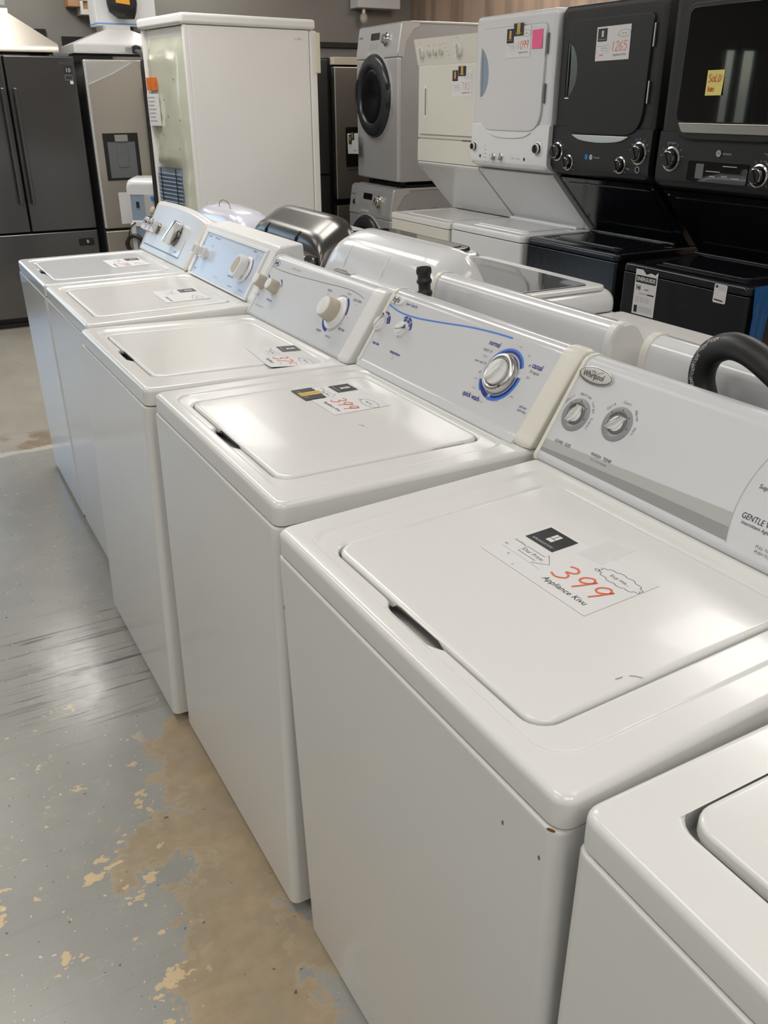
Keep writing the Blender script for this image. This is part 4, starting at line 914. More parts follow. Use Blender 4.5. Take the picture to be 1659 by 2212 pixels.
# the older white laundry centre
def unit_old(x, yc):
    t = thing('stacked_washer_dryer', 'off-white stacked washer dryer with a knob panel along its top', 'stacked washer dryer', (x, yc, 0), group='stacked laundry centres along the right wall')
    hw = .342; zt = .860; dx = .19
    c = MB(ENAMEL_Y); c.rbox(0, .66, -hw+.003, hw-.003, .03, zt-.04, .004, rp=.01); c.build('washer_cabinet', t)
    for fx in (.08, .58):
        for fy in (-.26, .26): MB(BLACK_P).lathe(Fr((fx, fy, 0), (1, 0, 0), (0, 1, 0)), [(.02, 0), (.02, .01), (.01, .012), (.01, .034)], n=12).build('leveling_foot', t)
    d = MB(ENAMEL); L = []
    for q, z in ((.003, zt-.037), (0, zt-.034), (0, zt-.010), (.003, zt-.003), (.010, zt), (.045, zt), (.050, zt-.003), (.06, zt-.004)): L.append([(xx, yy, z) for xx, yy in rrect(-.002+q, .655-q*.3, -hw+q, hw-q, .014)])
    d.loft(L); d.build('washer_top', t)
    MB(ENAMEL).rbox(.07, .44, -.25, .25, zt-.006, zt+.002, .003, rp=.02, r0=.001).build('washer_lid', t)
    s = MB(ENAMEL_B); P = [(dx+.02, 1.168), (dx+.002, 1.150), (dx+.01, 1.135), (.47, zt+.002), (.66, zt+.002), (.66, 1.168)]
    loft_y(s, (-hw+.006, hw-.006), lambda y: [(a, y, b) for a, b in P]); sp = s.build('support_panel', t)
    e = V((.47-dx-.01, 0, zt-1.133)).normalized(); Fp = Fr((dx+.01, 0, 1.135), (0, -1, 0), tuple(-e)); sc_ = MB(SATIN)
    for y in (-.315, -.1, .10, .315): sc_.lathe(Fp.at(y, -.02), [(.005, 0), (.005, .002), (.002, .003)], n=10)
    sc_.build('screw', sp)
    c = MB(ENAMEL_Y); c.rbox(dx+.012, .66, -hw, hw, 1.16, 1.812, .008, rp=.012); body = c.build('dryer_cabinet', t)
    c = MB(ENAMEL_Y); c.prism(face_x(dx+.013), rpoly(-hw+.003, hw-.003, 1.160, 1.286, .008), .013, .004); c.build('lower_panel', t)
    MB(GREY_D).prism(face_x(dx+.012), [(.15, 1.286), (.30, 1.286), (.30, 1.293), (.15, 1.293)], .004).build('vent_slot', body, 'dark vent slot', flat=True)
    c = MB(ENAMEL_Y); c.prism(face_x(dx+.013), rpoly(-hw+.002, hw-.002, 1.294, 1.700, .008), .010, .003); c.build('front_frame', t)
    c = MB(ENAMEL_Y); c.prism(face_x(dx+.003), rpoly(-.318, .300, 1.316, 1.682, .018), .012, .004); door = c.build('dryer_door', t)
    MB(PLASTIC_W).prism(face_x(dx-.009, .233, 1.496), rpoly(-.017, .017, -.092, .092, .004), .003, .001).build('handle_frame', door)
    MB(principled('taupe_plastic', (.30, .26, .20), .5)).prism(face_x(dx-.009, .233, 1.496), rpoly(-.008, .008, -.074, .074, .002), .0042, .0008).build('handle', door, 'taupe door pull')
    P = [(dx-.028, 1.836), (dx-.034, 1.832), (dx-.002, 1.700), (dx+.004, 1.694), (dx+.06, 1.694), (dx+.14, 1.80), (dx+.14, 1.836)]
    c = MB(PLASTIC_C); loft_y(c, [-hw-.004, -hw, hw, hw+.004], lambda y: [(a+(.006 if abs(y) > hw+.001 else 0), y, b) for a, b in P]); cp = c.build('control_panel', t)
    ey = V((-.032, 0, .132)).normalized(); Fc = Fr((dx-.018, 0, 1.766), (0, -1, 0), tuple(ey)); pr = MB(INK_P)
    for u, r in ((-.275, .030), (-.190, .017), (-.125, .017), (-.058, .017), (.125, .036)):
        k = MB(BEIGE if r < .03 else PLASTIC_C); F = Fc.at(u, -.004); k.lathe(F, [(r, 0), (r, .004), (r*.8, .009), (r*.72, .012)], PLASTIC_C, 26, c0=False)
        k.prism(F.rot(math.radians(82)), [(-r, -r*.22), (r, -r*.22), (r, r*.22), (-r, r*.22)], .026, .003, PLASTIC_W, .008); k.build('knob', cp)
        for a in range(0, 360, 40): pr.stroke(F.rot(math.radians(a)), [(r*1.25, 0), (r*1.5, 0)], .002, INK_P)
        pr.text(F.at(0, r*1.55+.01), 'temp', .011, INK_P)
    for k in range(4): pr.text(Fc.at(-.02+.012*k, .035-.02*k), 'normal', .009, INK_P)
    pr.build('lettering', cp, flat=True)
    return t
g4 = unit_old(2.44, 3.952)

# sheets and notes on the laundry centres
def stick(F, kind, label, m, w, h, hand_=None):
    t = thing('sticky_note', label, 'note', mat=Matrix.Translation(F.O)); G = Fr((0, 0, 0), F.ex, F.ey, F.ez)
    n = MB(m); n.loft([[G.p(w*i/4, h*j/4, .0006+.004*(1-j/4)**2*(i/4)) for i in range(5)] for j in range(5)], None, False, False, False); n.build('paper', t, flat=True)
    if hand_:
        r = MB(RED); G2 = G.at(0, 0, .002)
        for tx, x, y, hh in hand_: hand(r, G2, tx, x, y, hh, None, .0026, .75)
        r.build('handwriting', t, 'red handwritten letters', flat=True)
    return t
xg1 = 2.47+.13-.0132
price_sheet(Fr((xg1, 2.652, 1.666), (0, -1, .01), (0, .01, 1)), 'white price sheet reading 1265 on the slate grey dryer door', '1265', .218, .137, redline=True)
xg3 = 2.445+.13-.0132
price_sheet(Fr((xg3, 3.312, 1.70), (0, -1, .015), (0, .015, 1)), 'white price sheet reading 1099 on the white dryer door beside a pink note', '1099', .205, .137, logo=False)
promo_card(Fr((xg3-.001, 3.305, 1.768), (0, -1, 0), (0, 0, 1)), 'black card over the left edge of the 1099 price sheet', .058, .064)
promo_card(Fr((xg3-.002, 3.248, 1.798), (0, -1, 0), (0, 0, 1)), 'black card with gold emblem above the 1099 price', .080, .056)
stick(Fr((xg3, 3.095, 1.735), (0, -1, .02), (0, .02, 1)), 'n', 'bright pink sticky note on the white dryer door', PINK, .082, .082)
x4 = 2.44+.19-.0095
price_sheet(Fr((x4, 3.900, 1.522), (0, -1, .01), (0, .01, 1)), 'white price sheet reading 785 on the off-white dryer door', '785', .205, .137, logo=False, redline=False, faint=True)
promo_card(Fr((x4-.001, 3.893, 1.605), (0, -1, 0), (0, 0, 1)), 'black card over the left edge of the 785 price sheet', .055, .055)
promo_card(Fr((x4-.002, 3.832, 1.630), (0, -1, 0), (0, 0, 1)), 'black card with gold emblem above the 785 price', .075, .05)
xg2 = 2.36+.13-.0242
stick(Fr((xg2, 1.862, 1.520), (0, -1, .01), (0, .01, 1)), 'n', 'yellow sticky note with red handwriting on the mirror glass door', YELLOW, .082, .088, [('SOLD', .006, .048, .026), ('kms', .010, .014, .019)])
# labels on the lower front of the black units
t = thing('energy_label', 'white energy label with black header on the black washer front', 'label', (2.3585, 2.005, .660)); G = Fr((0, 0, 0), (0, -1, 0), (0, 0, 1), (-1, 0, 0))
MB(PAPER).prism(G, [(0, 0), (.128, 0), (.128, .190), (.112, .176), (.09, .182), (.062, .172), (.04, .190), (0, .190)], .0006).build('paper', t, flat=True)
b = MB(INK); b.poly(G, [(.006, .135), (.122, .135), (.122, .166), (.006, .166)], INK, .001); b.text(G.at(.064, .150), 'ENERGUIDE', .0225, PAPER, w=.0013, bold=.0006, sx=.88)
b.text(G.at(.008, .112), '748', .028, INK, 'LEFT', w=.001, bold=.0005, sx=.7); b.text(G.at(.060, .109), 'kWh', .012, INK, 'LEFT', w=.001)
b.poly(G, [(.03, .088), (.118, .088), (.118, .093), (.03, .093)], GREY_L, .001); b.poly(G, [(.08, .088), (.118, .088), (.118, .093), (.08, .093)], INK, .0012)
for k in range(9): b.stroke(G, [(.012+.03*(k % 3), .074-.008*(k//3)), (.034+.03*(k % 3), .074-.008*(k//3))], .0022, INK_P, .001)
for k in range(4): b.stroke(G, [(.036, .034-.006*k), (.115, .034-.006*k)], .0018, INK_P, .001)
b.poly(G, [(.01, .008), (.029, .008), (.029, .038), (.01, .038)], INK, .001); b.build('printing', t, 'black header and print', flat=True)
t = thing('hang_tag', 'small white tag with a printed square on the black washer front', 'label', (2.3585, 1.578, .785)); G = Fr((0, 0, 0), (0, -1, 0), (0, 0, 1), (-1, 0, 0))
MB(PAPER).prism(G, rpoly(0, .062, 0, .072, .006), .0006).build('paper', t, flat=True)
b = MB(INK_G); b.lathe(G.at(.012, .062), [(.006, .0008), (.001, .0009)], INK, 14)
for k in range(3): b.stroke(G, [(.022, .064-.006*k), (.055, .064-.006*k)], .0018, INK_P, .001)
b.stroke(G, [(.006, .012), (.05, .009)], .005, INK, .001); b.build('printing', t, flat=True)
q = MB(BLUEF); n = 8
q.loft([[(2.378+.085*i/n+.006*math.sin(i*1.7+j), 1.411-.004-.010*abs(math.sin(i*2.1+j*.7)), .868-.85*j/8) for i in range(n+1)] for j in range(9)], None, False, False, False)
tag(q.build('plastic_wrap'), 'crumpled blue plastic film on the side of the black washer', 'plastic film')
t = thing('hang_tag', 'white ruled label on the side of the black washer by blue film', 'label', (2.475, 1.4105, .825)); G = Fr((0, 0, 0), (1, 0, 0), (0, 0, 1), (0, -1, 0))
MB(PAPER).prism(G, rpoly(0, .07, 0, .032, .002), .0006).build('paper', t, flat=True); b = MB(INK)
for k in range(2): b.stroke(G, [(0, .010+.011*k), (.07, .010+.011*k)], .003, INK, .001)
b.build('printing', t, flat=True)

# ------------------------------------------------------------------ silver washer and dryer stack
def front_loader(name, x, yc, z0, hgt, label, cat, rz, washer):
    t = thing(name, label, cat, (x, yc, z0), rz, group='silver front-loading pair')
    hw = .342; zc = hgt*.56 if not washer else hgt*.47
    c = MB(SILVER_D); c.rbox(.03, .70, -hw+.004, hw-.004, .022, hgt-.004, .006, rp=.012); body = c.build('cabinet', t)
    for fx in (.09, .6):
        for fy in (-.26, .26): MB(BLACK_P).lathe(Fr((fx, fy, 0), (1, 0, 0), (0, 1, 0)), [(.024, .0), (.024, .014), (.014, .016), (.014, .026)], n=12).build('leveling_foot', t)
    zs = hgt-.215
    c = MB(SILVER); c.rbox(.0, .034, -hw, hw, .024, zs-.002, .012, rp=.012); fp = c.build('front_panel', t)
    P = [(.004, zs), (.0, zs+.004), (.0, zs+.03), (.026, hgt-.02), (.032, hgt-.010), (.045, hgt-.002), (.06, hgt), (.16, hgt), (.16, hgt-.03), (.115, hgt-.045), (.06, hgt-.12), (.04, zs)]
    c = MB(SILVER); loft_y(c, [-hw, -hw+.006, hw-.006, hw], lambda y: [(a+(.006 if abs(y) > hw-.002 else 0), y, b) for a, b in P]); cp = c.build('control_panel', t)
    MB(SILVER).rbox(.10, .70, -hw, hw, hgt-.012, hgt+.004, .004, rp=.01).build('top_panel', t)
    R = .272; F = face_x(.0, .03, zc)
    d = MB(SILVER); d.lathe(F, [(R+.018, -.004), (R+.016, .004), (R+.006, .006), (R+.002, .002)], None, 56, False, False); d.build('door_surround', fp)
    d = MB(RIM_D); d.lathe(F, [(R, -.006), (R, .014), (R-.012, .030), (R-.05, .042), (R-.075, .044), (R-.088, .036), (R-.094, .022)], None, 64, False, False); door = d.build('door', t, 'dark round door rim')
    g = MB(GLASS_D); g.lathe(F, [(R-.093, .026), (R-.11, .034), (R-.16, .030), (R-.22, .012), (.001, .006)], None, 48, False, True); g.build('door_glass', door, 'dark bowl-shaped door glass')
    MB(RIM_D).tube([F.p((R-.045)*math.cos(a), (R-.045)*math.sin(a), .046) for a in [math.radians(150+60*k/10) for k in range(11)]], [.004]+[.010]*9+[.004], n=10).build('door_handle', door)
    for a in (-12, 14): q = F.p((R-.004)*math.cos(math.radians(a)), (R-.004)*math.sin(math.radians(a)), .02); MB(BLACK_P).rbox(q.x-.014, q.x+.004, q.y-.012, q.y+.012, q.z-.02, q.z+.02, .004).build('hinge', door)
    ey = V((.158, 0, 1)).normalized(); Fc = Fr((.0126, 0, hgt-.105), (0, -1, 0), tuple(ey)); pr = MB(INK_P)
    MB(GLASS_D).prism(Fc.at(-.03, .030), rpoly(-.085, .055, -.022, .022, .003), .003, .001).build('display', cp, 'black display window')
    k = MB(CHROME); k.lathe(Fc.at(.145, .004), [(.044, 0), (.043, .008), (.034, .014), (.030, .030), (.026, .034), (.001, .035)], None, 32, c0=False); k.prism(Fc.at(.145, .004).rot(math.radians(65)), [(-.03, -.005), (.03, -.005), (.03, .005), (-.03, .005)], .042, .003, None, .03); k.build('knob', cp, 'chrome programme dial')
    for i in range(4):
        pr.stroke(Fc, [(-.115+.034*i, -.012), (-.115+.034*i, -.055)], .012, INK_P, .0008)
        MB(PLASTIC_W).lathe(Fc.at(-.125+.036*i, -.078), [(.0085, 0), (.0085, .004), (.005, .005)], None, 14).build('button', cp)
    for i in range(4): pr.lathe(Fc.at(.075, .03-.026*i), [(.005, .0005), (.001, .001)], PAPER, 10)
    for i in range(4): pr.stroke(Fc, [p for p in ellipse(.235, .035-.034*i, .012, .010, 14)], .003, PAPER, .001, True)
    pr.text(Fc.at(-.285, .03), 'SAMSUNG', .018, INK, sx=.8); pr.build('lettering', cp, flat=True)
    if washer:
        MB(SILVER).prism(Fc.at(-.265, -.03), rpoly(-.065, .065, -.075, .045, .008), .003, .002).build('detergent_drawer', cp); MB(CHROME).lathe(Fc.at(-.255, -.025, .003), [(.022, 0), (.02, .006), (.001, .008)], None, 20, c0=False).build('drawer_handle', cp, 'chrome drawer pull')
        kn = MB(GREY_D)
        for xx in (.19, .38, .58): kn.stroke(Fr((xx, -hw-.0002+.0035, hgt-.20), (1, 0, 0), (0, 0, 1), (0, -1, 0)), [(.06*math.cos(PI*j/16), .06*math.sin(PI*j/16)) for j in range(17)], .003, GREY_D, .0008)
        kn.build('knockout_mark', body, 'faint half-round knockouts', flat=True)
    return t
front_loader('front_load_washer', 2.84, 5.345, 0, .918, 'silver front-load washer at the bottom of the far stack', 'washing machine', math.radians(-1), True)
front_loader('clothes_dryer', 2.90, 5.325, .945, 1.045, 'silver dryer with a dark round door, on top of the silver washer', 'dryer', math.radians(-3), False)
q = MB(BLACK_P); q.rbox(2.99, 3.50, 5.02, 5.62, .9225, .9445, .003); tag(q.build('stacking_bracket'), 'black stacking bracket between the silver dryer and silver washer', 'bracket')
price_sheet(Fr((2.874, 5.745, 1.128), (0, -1, .04), (0, .04, 1)), 'white price sheet hanging below the silver dryer door', '', .18, .145, logo=False)
promo_card(Fr((2.872, 5.725, 1.20), (0, -1, 0), (0, 0, 1)), 'black card over the left edge of the sheet on the silver dryer', .05, .065)
promo_card(Fr((2.870, 5.685, 1.232), (0, -1, 0), (0, 0, 1)), 'black card with gold emblem, topmost on the silver dryer sheet', .05, .055)

# ------------------------------------------------------------------ fridges along the far wall
def handle_bar(parent, x, y, z0, z1, m, r=.012):
    h = MB(m); h.rbox(x-.011, x+.011, y-.062, y-.040, z0, z1, .006); 
    for z in (z0+.03, z1-.03): h.rbox(x-.008, x+.008, y-.045, y+.002, z-.012, z+.012, .003)
    return h.build('handle', parent)
t = thing('french_door_fridge', 'black stainless double-door fridge standing left of the front row', 'fridge', (.478, 6.0, 0), group='fridges along the far wall')
MB(BLACK_P).rbox(-.452, .452, .075, .80, .02, 1.775, .006).build('cabinet', t)
MB(BLACK_P).rbox(-.43, .43, .05, .78, .0, .03, .003).build('base_grille', t)
for s in (-1, 1):
    a, b_ = (-.455, -.004) if s < 0 else (.004, .455)
    d = MB(STEEL_D); d.rbox(a, b_, 0, .072, .668, 1.778, .008, rp=.012); o = d.build('door', t)
    handle_bar(o, s*.040, 0, .85, 1.585, STEEL_D)
    MB(GREY_D).rbox(s*.38-.05, s*.38+.05, .02, .10, 1.776, 1.80, .004).build('hinge_cover', o)
    if s > 0:
        k = MB(INK); F = Fr((.405, -.001, 1.665), (1, 0, 0), (0, 0, 1), (0, -1, 0)); k.prism(F, [(-.024, -.0), (.024, 0), (.024, .055), (-.024, .055)], .0008, m=INK); k.text(F.at(0, .028), '10', .035, PAPER, w=.001); k.stroke(F, [(-.024, -.03), (.024, -.03), (.024, 0), (-.024, 0)], .002, GREY_L, .001, True)
        k.poly(F, [(.004, -.055), (.026, -.055), (.026, -.035), (.004, -.035)], PAPER, .001); k.build('sticker', o, 'small black warranty sticker', flat=True)
        k = MB(CHROME); k.text(Fr((.395, -.001, 1.735), (1, 0, 0), (0, 0, 1), (0, -1, 0)), 'SAMSUNG', .022, CHROME, sx=.8); k.build('lettering', o, flat=True)
d = MB(STEEL_D); d.rbox(-.455, .455, 0, .072, .075, .655, .008, rp=.012); o = d.build('freezer_drawer', t)
h = MB(BLACK_P); h.prism(Fr((.365, -.001, .575), (1, 0, 0), (0, 0, 1), (0, -1, 0)), rpoly(-.055, .055, -.026, .026, .012), .004, .002); hb = h.build('drawer_badge', o, 'black oval-cornered badge')
MB(CHROME).lathe(Fr((.375, -.005, .578), (1, 0, 0), (0, 0, 1), (0, -1, 0)), [(.012, 0), (.010, .003), (.001, .004)], n=16).build('emblem', hb, 'bright round emblem')
MB(STEEL_D).rbox(-.40, .40, -.05, -.025, .60, .625, .006).build('handle', o) if False else None
# stainless fridge with dispenser
t = thing('dispenser_fridge', 'stainless fridge with dispenser, between black fridge and tall white one', 'fridge', (1.44, 6.02, 0), group='fridges along the far wall')
MB(GREY_D).rbox(-.44, .44, .07, .80, .02, 1.76, .006).build('cabinet', t); MB(BLACK_P).rbox(-.42, .42, .05, .78, 0, .03, .003).build('base_grille', t)
for s in (-1, 1):
    a, b_ = (-.445, -.004) if s < 0 else (.004, .445)
    d = MB(STEEL_W); d.rbox(a, b_, 0, .068, .650, 1.765, .012, rp=.016); o = d.build('door', t)
    if s < 0:
        F = Fr((-.255, -.001, 1.14), (1, 0, 0), (0, 0, 1), (0, -1, 0)); k = MB(BLACK_P)
        k.prism(F, rpoly(-.125, .125, -.158, .158, .004), .004, .002, BLACK_P); dp = k.build('dispenser', o, 'black water dispenser')
        k = MB(GREY_D); k.prism(F.at(0, 0, .004), rpoly(-.098, .098, -.14, .10, .004), .001, 0, GREY_D); k.prism(F, rpoly(-.035, .04, -.07, .08, .006), .010, .003, GREY_D, .004); k.build('dispenser_paddle', dp)
        MB(SATIN).prism(F.at(.0, .125), rpoly(-.045, .05, -.022, .022, .006), .016, .004, None, .003).build('spout', dp, 'silver dispenser spout')
        MB(PAPER).prism(Fr((-.27, -.001, .79), (1, 0, 0), (0, 0, 1), (0, -1, 0)), [(-.05, -.11), (.05, -.11), (.05, .11), (-.05, .11)], .0008).build('instruction_sheet', o, 'white instruction sheet', flat=True)
    handle_bar(o, s*.04, 0, .80, 1.60, STEEL)
MB(STEEL_W).rbox(-.445, .445, 0, .068, .075, .635, .010, rp=.014).build('freezer_drawer', t)
q = MB(FILM_T); q.prism(Fr((-.44, -.004, 1.40), (1, 0, 0), (0, 0, 1), (0, -1, 0)), [(.0, .20), (.0, .355), (.33, .355), (.30, .34)], .002); q.tube([(-.435, -.008, 1.605), (-.25, -.010, 1.68), (-.12, -.008, 1.745)], .004, FILM, 6); q.tube([(-.438, -.006, .66), (-.440, -.010, 1.2), (-.438, -.006, 1.755)], .010, FILM, 6)
q.build('protective_film', t, 'loose clear protective film')
# far pair partly hidden behind the white fridge
t = thing('charcoal_fridge', 'dark charcoal fridge seen in the gap right of the tall white fridge', 'fridge', (2.44, 6.0, 0), group='fridges along the far wall')
MB(BLACK_P).rbox(-.40, .40, .07, .80, .02, 1.80, .006).build('cabinet', t); MB(BLACK_P).rbox(-.38, .38, .05, .78, 0, .03, .003).build('base_grille', t)
SL2 = principled('charcoal_door', (.075, .073, .070), .4, .5)
MB(SL2).rbox(-.40, .40, 0, .068, .965, 1.795, .008, rp=.012).build('door', t); MB(SL2).rbox(-.40, .40, 0, .068, .075, .955, .008, rp=.012).build('freezer_door', t)
t = thing('dispenser_fridge', 'warm stainless fridge with a black dispenser beside the silver dryer', 'fridge', (3.335, 6.02, 0), group='fridges along the far wall')
MB(BLACK_P).rbox(-.455, .44, .07, .80, .02, 1.81, .006).build('cabinet', t); MB(BLACK_P).rbox(-.42, .42, .05, .78, 0, .03, .003).build('base_grille', t)
for s in (-1, 1):
    a, b_ = (-.430, -.004) if s < 0 else (.004, .44)
    d = MB(STEEL_W); d.rbox(a, b_, 0, .068, .765, 1.745, .008, rp=.01); o = d.build('door', t)
    if s < 0:
        F = Fr((-.21, -.001, 1.16), (1, 0, 0), (0, 0, 1), (0, -1, 0)); k = MB(BLACK_P); k.prism(F, rpoly(-.13, .13, -.15, .15, .004), .004, .002); k.build('dispenser', o, 'black water dispenser')
        MB(CHROME).rbox(-.34, -.08, -.006, .0, .985, .992, .001).build('tray_edge', o)
d = MB(STEEL_W); d.rbox(-.430, .44, 0, .068, .06, .715, .008, rp=.01); d.build('freezer_drawer', t)
MB(principled('pale_cover', (.66, .58, .46), .45)).rbox(-.430, .44, .0, .30, 1.757, 1.812, .004).build('top_cover', t, 'pale beige top cover')
MB(BLACK_P).rbox(-.455, .44, .02, .5, 1.88, 1.915, .004).build('top_rail', t) if False else None
tr = MB(principled('dark_trim', (.02, .016, .013), .5)); bx(tr, 3.10, 4.10, YF-.03, YF, 1.925, 1.965); struct(tr.build('trim_2', flat=True))
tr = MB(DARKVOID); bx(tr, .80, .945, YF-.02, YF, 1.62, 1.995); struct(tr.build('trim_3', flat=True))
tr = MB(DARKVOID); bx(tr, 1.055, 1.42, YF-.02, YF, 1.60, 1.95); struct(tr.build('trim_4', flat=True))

# tall white fridge turned away from the camera
WF = thing('tall_white_fridge', 'tall white fridge turned to show its side and yellowed back', 'fridge', (1.285, 4.62, 0), math.radians(8), group=None)
FD, FWd = .885, .60           # depth of the side that faces the camera, width of the back
MB(FRIDGE_W).rbox(.012, FD-.055, 0, FWd, .03, 1.895, .006, rp=.010).build('cabinet', WF)
MB(FRIDGE_W).rbox(FD-.052, FD, -.002, FWd, .06, 1.895, .010, rp=.012).build('door', WF)
MB(BLACK_P).rbox(.04, FD-.06, .02, FWd-.02, .0, .035, .003).build('base', WF)
MB(FRIDGE_W).rbox(-.03, FD-.010, -.012, FWd+.012, 1.898, 1.955, .018, rp=.022, seg=4).build('top_cap', WF)
MB(PLASTIC_I).rbox(FD-.02, FD+.018, -.012, .05, 1.66, 1.885, .006).build('hinge_cover', WF, 'ivory plastic hinge cover')
bp = MB(YPLAST); n1, n2 = 10, 26; rnd = random.Random(3)
def bh(i, j):
    u, v = i/n1, j/n2; e = min(u, 1-u, v*1.2, (1-v)*1.5)
    if v < .36 and u > .30+.9*max(0, .18-abs(v-.18))*0: return -.004
    return .030*sm(e/.13)+.010*math.sin(u*7+v*9)*sm(e/.2)+rnd.uniform(-.004, .004)*(e > .05)
G = [[V((.012-bh(i, j), .03+(FWd-.06)*i/n1, .72+1.13*j/n2)) for i in range(n1+1)] for j in range(n2+1)]
bp.loft(G, None, False, False, False, True); o = bp.build('back_panel', WF, 'yellowed moulded plastic back panel', ang=60)
q = MB(INK_G)
for y, z in ((.42, 1.60), (.16, 1.62), (.32, 1.51), (.28, 1.42), (.26, 1.41), (.12, 1.40), (.38, 1.32), (.16, 1.24)): q.lathe(Fr((-.026, y, z), (0, -1, 0), (0, 0, 1), (-1, 0, 0)), [(.006, 0), (.004, .002), (.001, .002)], n=8)
q.build('plug', o, 'dark plug dot')
for y in (.45, .515): MB(ORANGE).prism(Fr((-.012, y, 1.60), (0, -1, 0), (0, 0, 1), (-1, 0, 0)), [(-.028, -.035), (.028, -.035), (.028, .035), (-.028, .035)], .018).build('warning_sticker', WF, 'orange warning sticker', flat=True)
q = MB(PAPER); F = Fr((-.012, .49, 1.455), (0, -1, 0), (0, 0, 1), (-1, 0, 0)); q.prism(F, [(-.07, -.09), (.07, -.09), (.07, .09), (-.07, .09)], .016, m=PAPER)
for k in range(7): q.stroke(F, [(-.055, .07-.022*k), (.05-.01*(k % 3), .07-.022*k)], .005, INK_P, .017)
q.build('rating_label', WF, 'white rating label with grey print', flat=True)
q = MB(GREYBLUE); q.rbox(.000, .004, .20, FWd-.03, .74, 1.12, .001)
for k in range(15): q.tube([(-.008, .215, .75+.024*k), (-.008, FWd-.04, .75+.024*k)], .005, GREYBLUE, 8)
for y in (.28, .50): q.tube([(-.014, y, .74), (-.014, y, 1.12)], .003, INK, 6)
q.build('condenser_grille', WF, 'blue-grey condenser tubes'); MB(RUBBER).lathe(Fr((-.03, .20, .72), (1, 0, 0), (0, 1, 0)), [(.03, 0), (.035, .05), (.035, .11), (.02, .14), (.001, .145)], n=18).build('capacitor', WF, 'dark rounded compressor part')
MB(FRIDGE_W).rbox(-.010, .014, -.0, .028, .06, 1.895, .004).build('corner_trim', WF); MB(FRIDGE_W).rbox(-.010, .014, FWd-.028, FWd, .06, 1.895, .004).build('corner_trim', WF)
k = MB(INK_P); k.text(Fr((FD-.14, -.0012, 1.845), (1, 0, 0), (0, 0, 1), (0, -1, 0)), '11/ 001', .018, INK_P); k.build('lettering', WF, flat=True)

# back of a small washer seen left of the tall fridge
t = thing('washing_machine', 'white washer seen from behind with grey-blue hose panel, beside the dispenser fridge', 'washing machine', (1.235, 5.435, 0), math.radians(53), group=None)
c = MB(ENAMEL_B); c.rbox(.02, .34, -.195, .195, .03, .93, .006, rp=.02); c.build('cabinet', t)
MB(BLACK_P).rbox(.05, .32, -.17, .17, 0, .034, .003).build('base', t)
PT = [(.0, .925), (-.004, .985), (.004, 1.008), (.03, 1.028), (.10, 1.040), (.26, 1.030), (.32, 1.0), (.345, .925)]
c = MB(ENAMEL_B); loft_y(c, [-.202, -.196, -.16, .16, .196, .202], lambda y: [(a, y, .925+(b-.925)*(1 if abs(y) < .17 else .88 if abs(y) < .198 else .7)) for a, b in PT]); c.build('top_panel', t)
q = MB(GREYBLUE); q.rbox(.004, .022, -.180, .185, .34, .945, .004); o = q.build('back_panel', t, 'grey-blue back panel')
MB(PLASTIC_W).rbox(-.006, .012, -.19, .19, .715, .755, .006).build('crossbar', o, 'white crossbar'); MB(ENAMEL_B).rbox(-.012, .02, .165, .200, .36, .74, .008).build('side_bracket', o, 'white side bracket')
F = face_x(.003); k = MB(GREY_L); k.prism(F, rpoly(-.085, .05, .785, .925, .008), .004, .002); vb = k.build('valve_plate', o)
for y, m in ((.03, RED), (-.02, BLUE_L)): MB(m).lathe(F.at(y, .905, .004), [(.014, 0), (.013, .012), (.001, .013)], n=14).build('valve_dot', vb, 'coloured valve mark')
for y in (.045, -.02): MB(PLASTIC_I).lathe(F.at(y, .83, .004), [(.020, 0), (.020, .025), (.014, .028), (.013, .045), (.010, .045)], n=18).build('inlet_valve', vb, 'cream hose inlet')
q = MB(PAPER); q.prism(F, [(.065, .79), (.15, .79), (.15, .89), (.065, .89)], .0015); q.prism(F, [(.065, .89), (.15, .89), (.15, .91), (.065, .91)], .0016, m=RED); q.build('warning_label', o, 'white label with a red band', flat=True)
MB(INK).rbox(-.002, .004, .125, .145, .84, .88, .001).build('vent_slot', o, 'dark slot')
q = MB(INK); q.tube(hose_pts([(-.012, .16, .745), (-.03, .20, .70), (-.035, .215, .60), (-.03, .20, .52)]), .004, n=8); q.build('power_lead', t, 'thin black lead')
q = MB(RUBBER); q.tube([(-.035+.01*math.sin(a*1.3), .17+.06*math.cos(a), .60+.06*math.sin(a)) for a in [2*PI*k/16 for k in range(34)]], .013, n=8); q.build('coiled_hose', t, 'coil of black hose')

# ------------------------------------------------------------------ things on and around the fridges
def hood(x, label, bw, bd, rim, apexw, apexh, m):
    t = thing('range_hood', label, 'range hood', (x, 6.04, 1.801), group=None)
    h = MB(m); hb = bw/2
    sq = lambda w, y0, y1, z: [(-w, y0, z), (w, y0, z), (w, y1, z), (-w, y1, z)]
    h.loft([sq(hb-.002, .002, bd-.002, 0), sq(hb, 0, bd, .003), sq(hb, 0, bd, rim), sq(apexw, bd*.30, bd-.02, rim+apexh), sq(apexw, bd*.30, bd-.02, rim+apexh+.03)]); o = h.build('canopy', t)
    MB(BLACK_P).rbox(-hb+.01, hb-.01, .012, bd-.01, -.0005, .004, .001).build('filter_base', t, 'dark filter underside')
    return t, o
h1, o = hood(.42, 'beige stainless pyramid range hood on top of the black fridge', .86, .46, .048, .165, .185, STEEL_W)
for k in range(5): MB(BLACK_P).lathe(Fr((-.04+.022*k, -.001, .024), (1, 0, 0), (0, 0, 1), (0, -1, 0)), [(.006, 0), (.005, .003), (.001, .0035)], n=12).build('button', o)
MB(GREY_L).rbox(-.05, .0, .105, .112, .17, .182, .001).build('logo_plate', o) if False else None
q = MB(FILM); rnd = random.Random(5); L = []
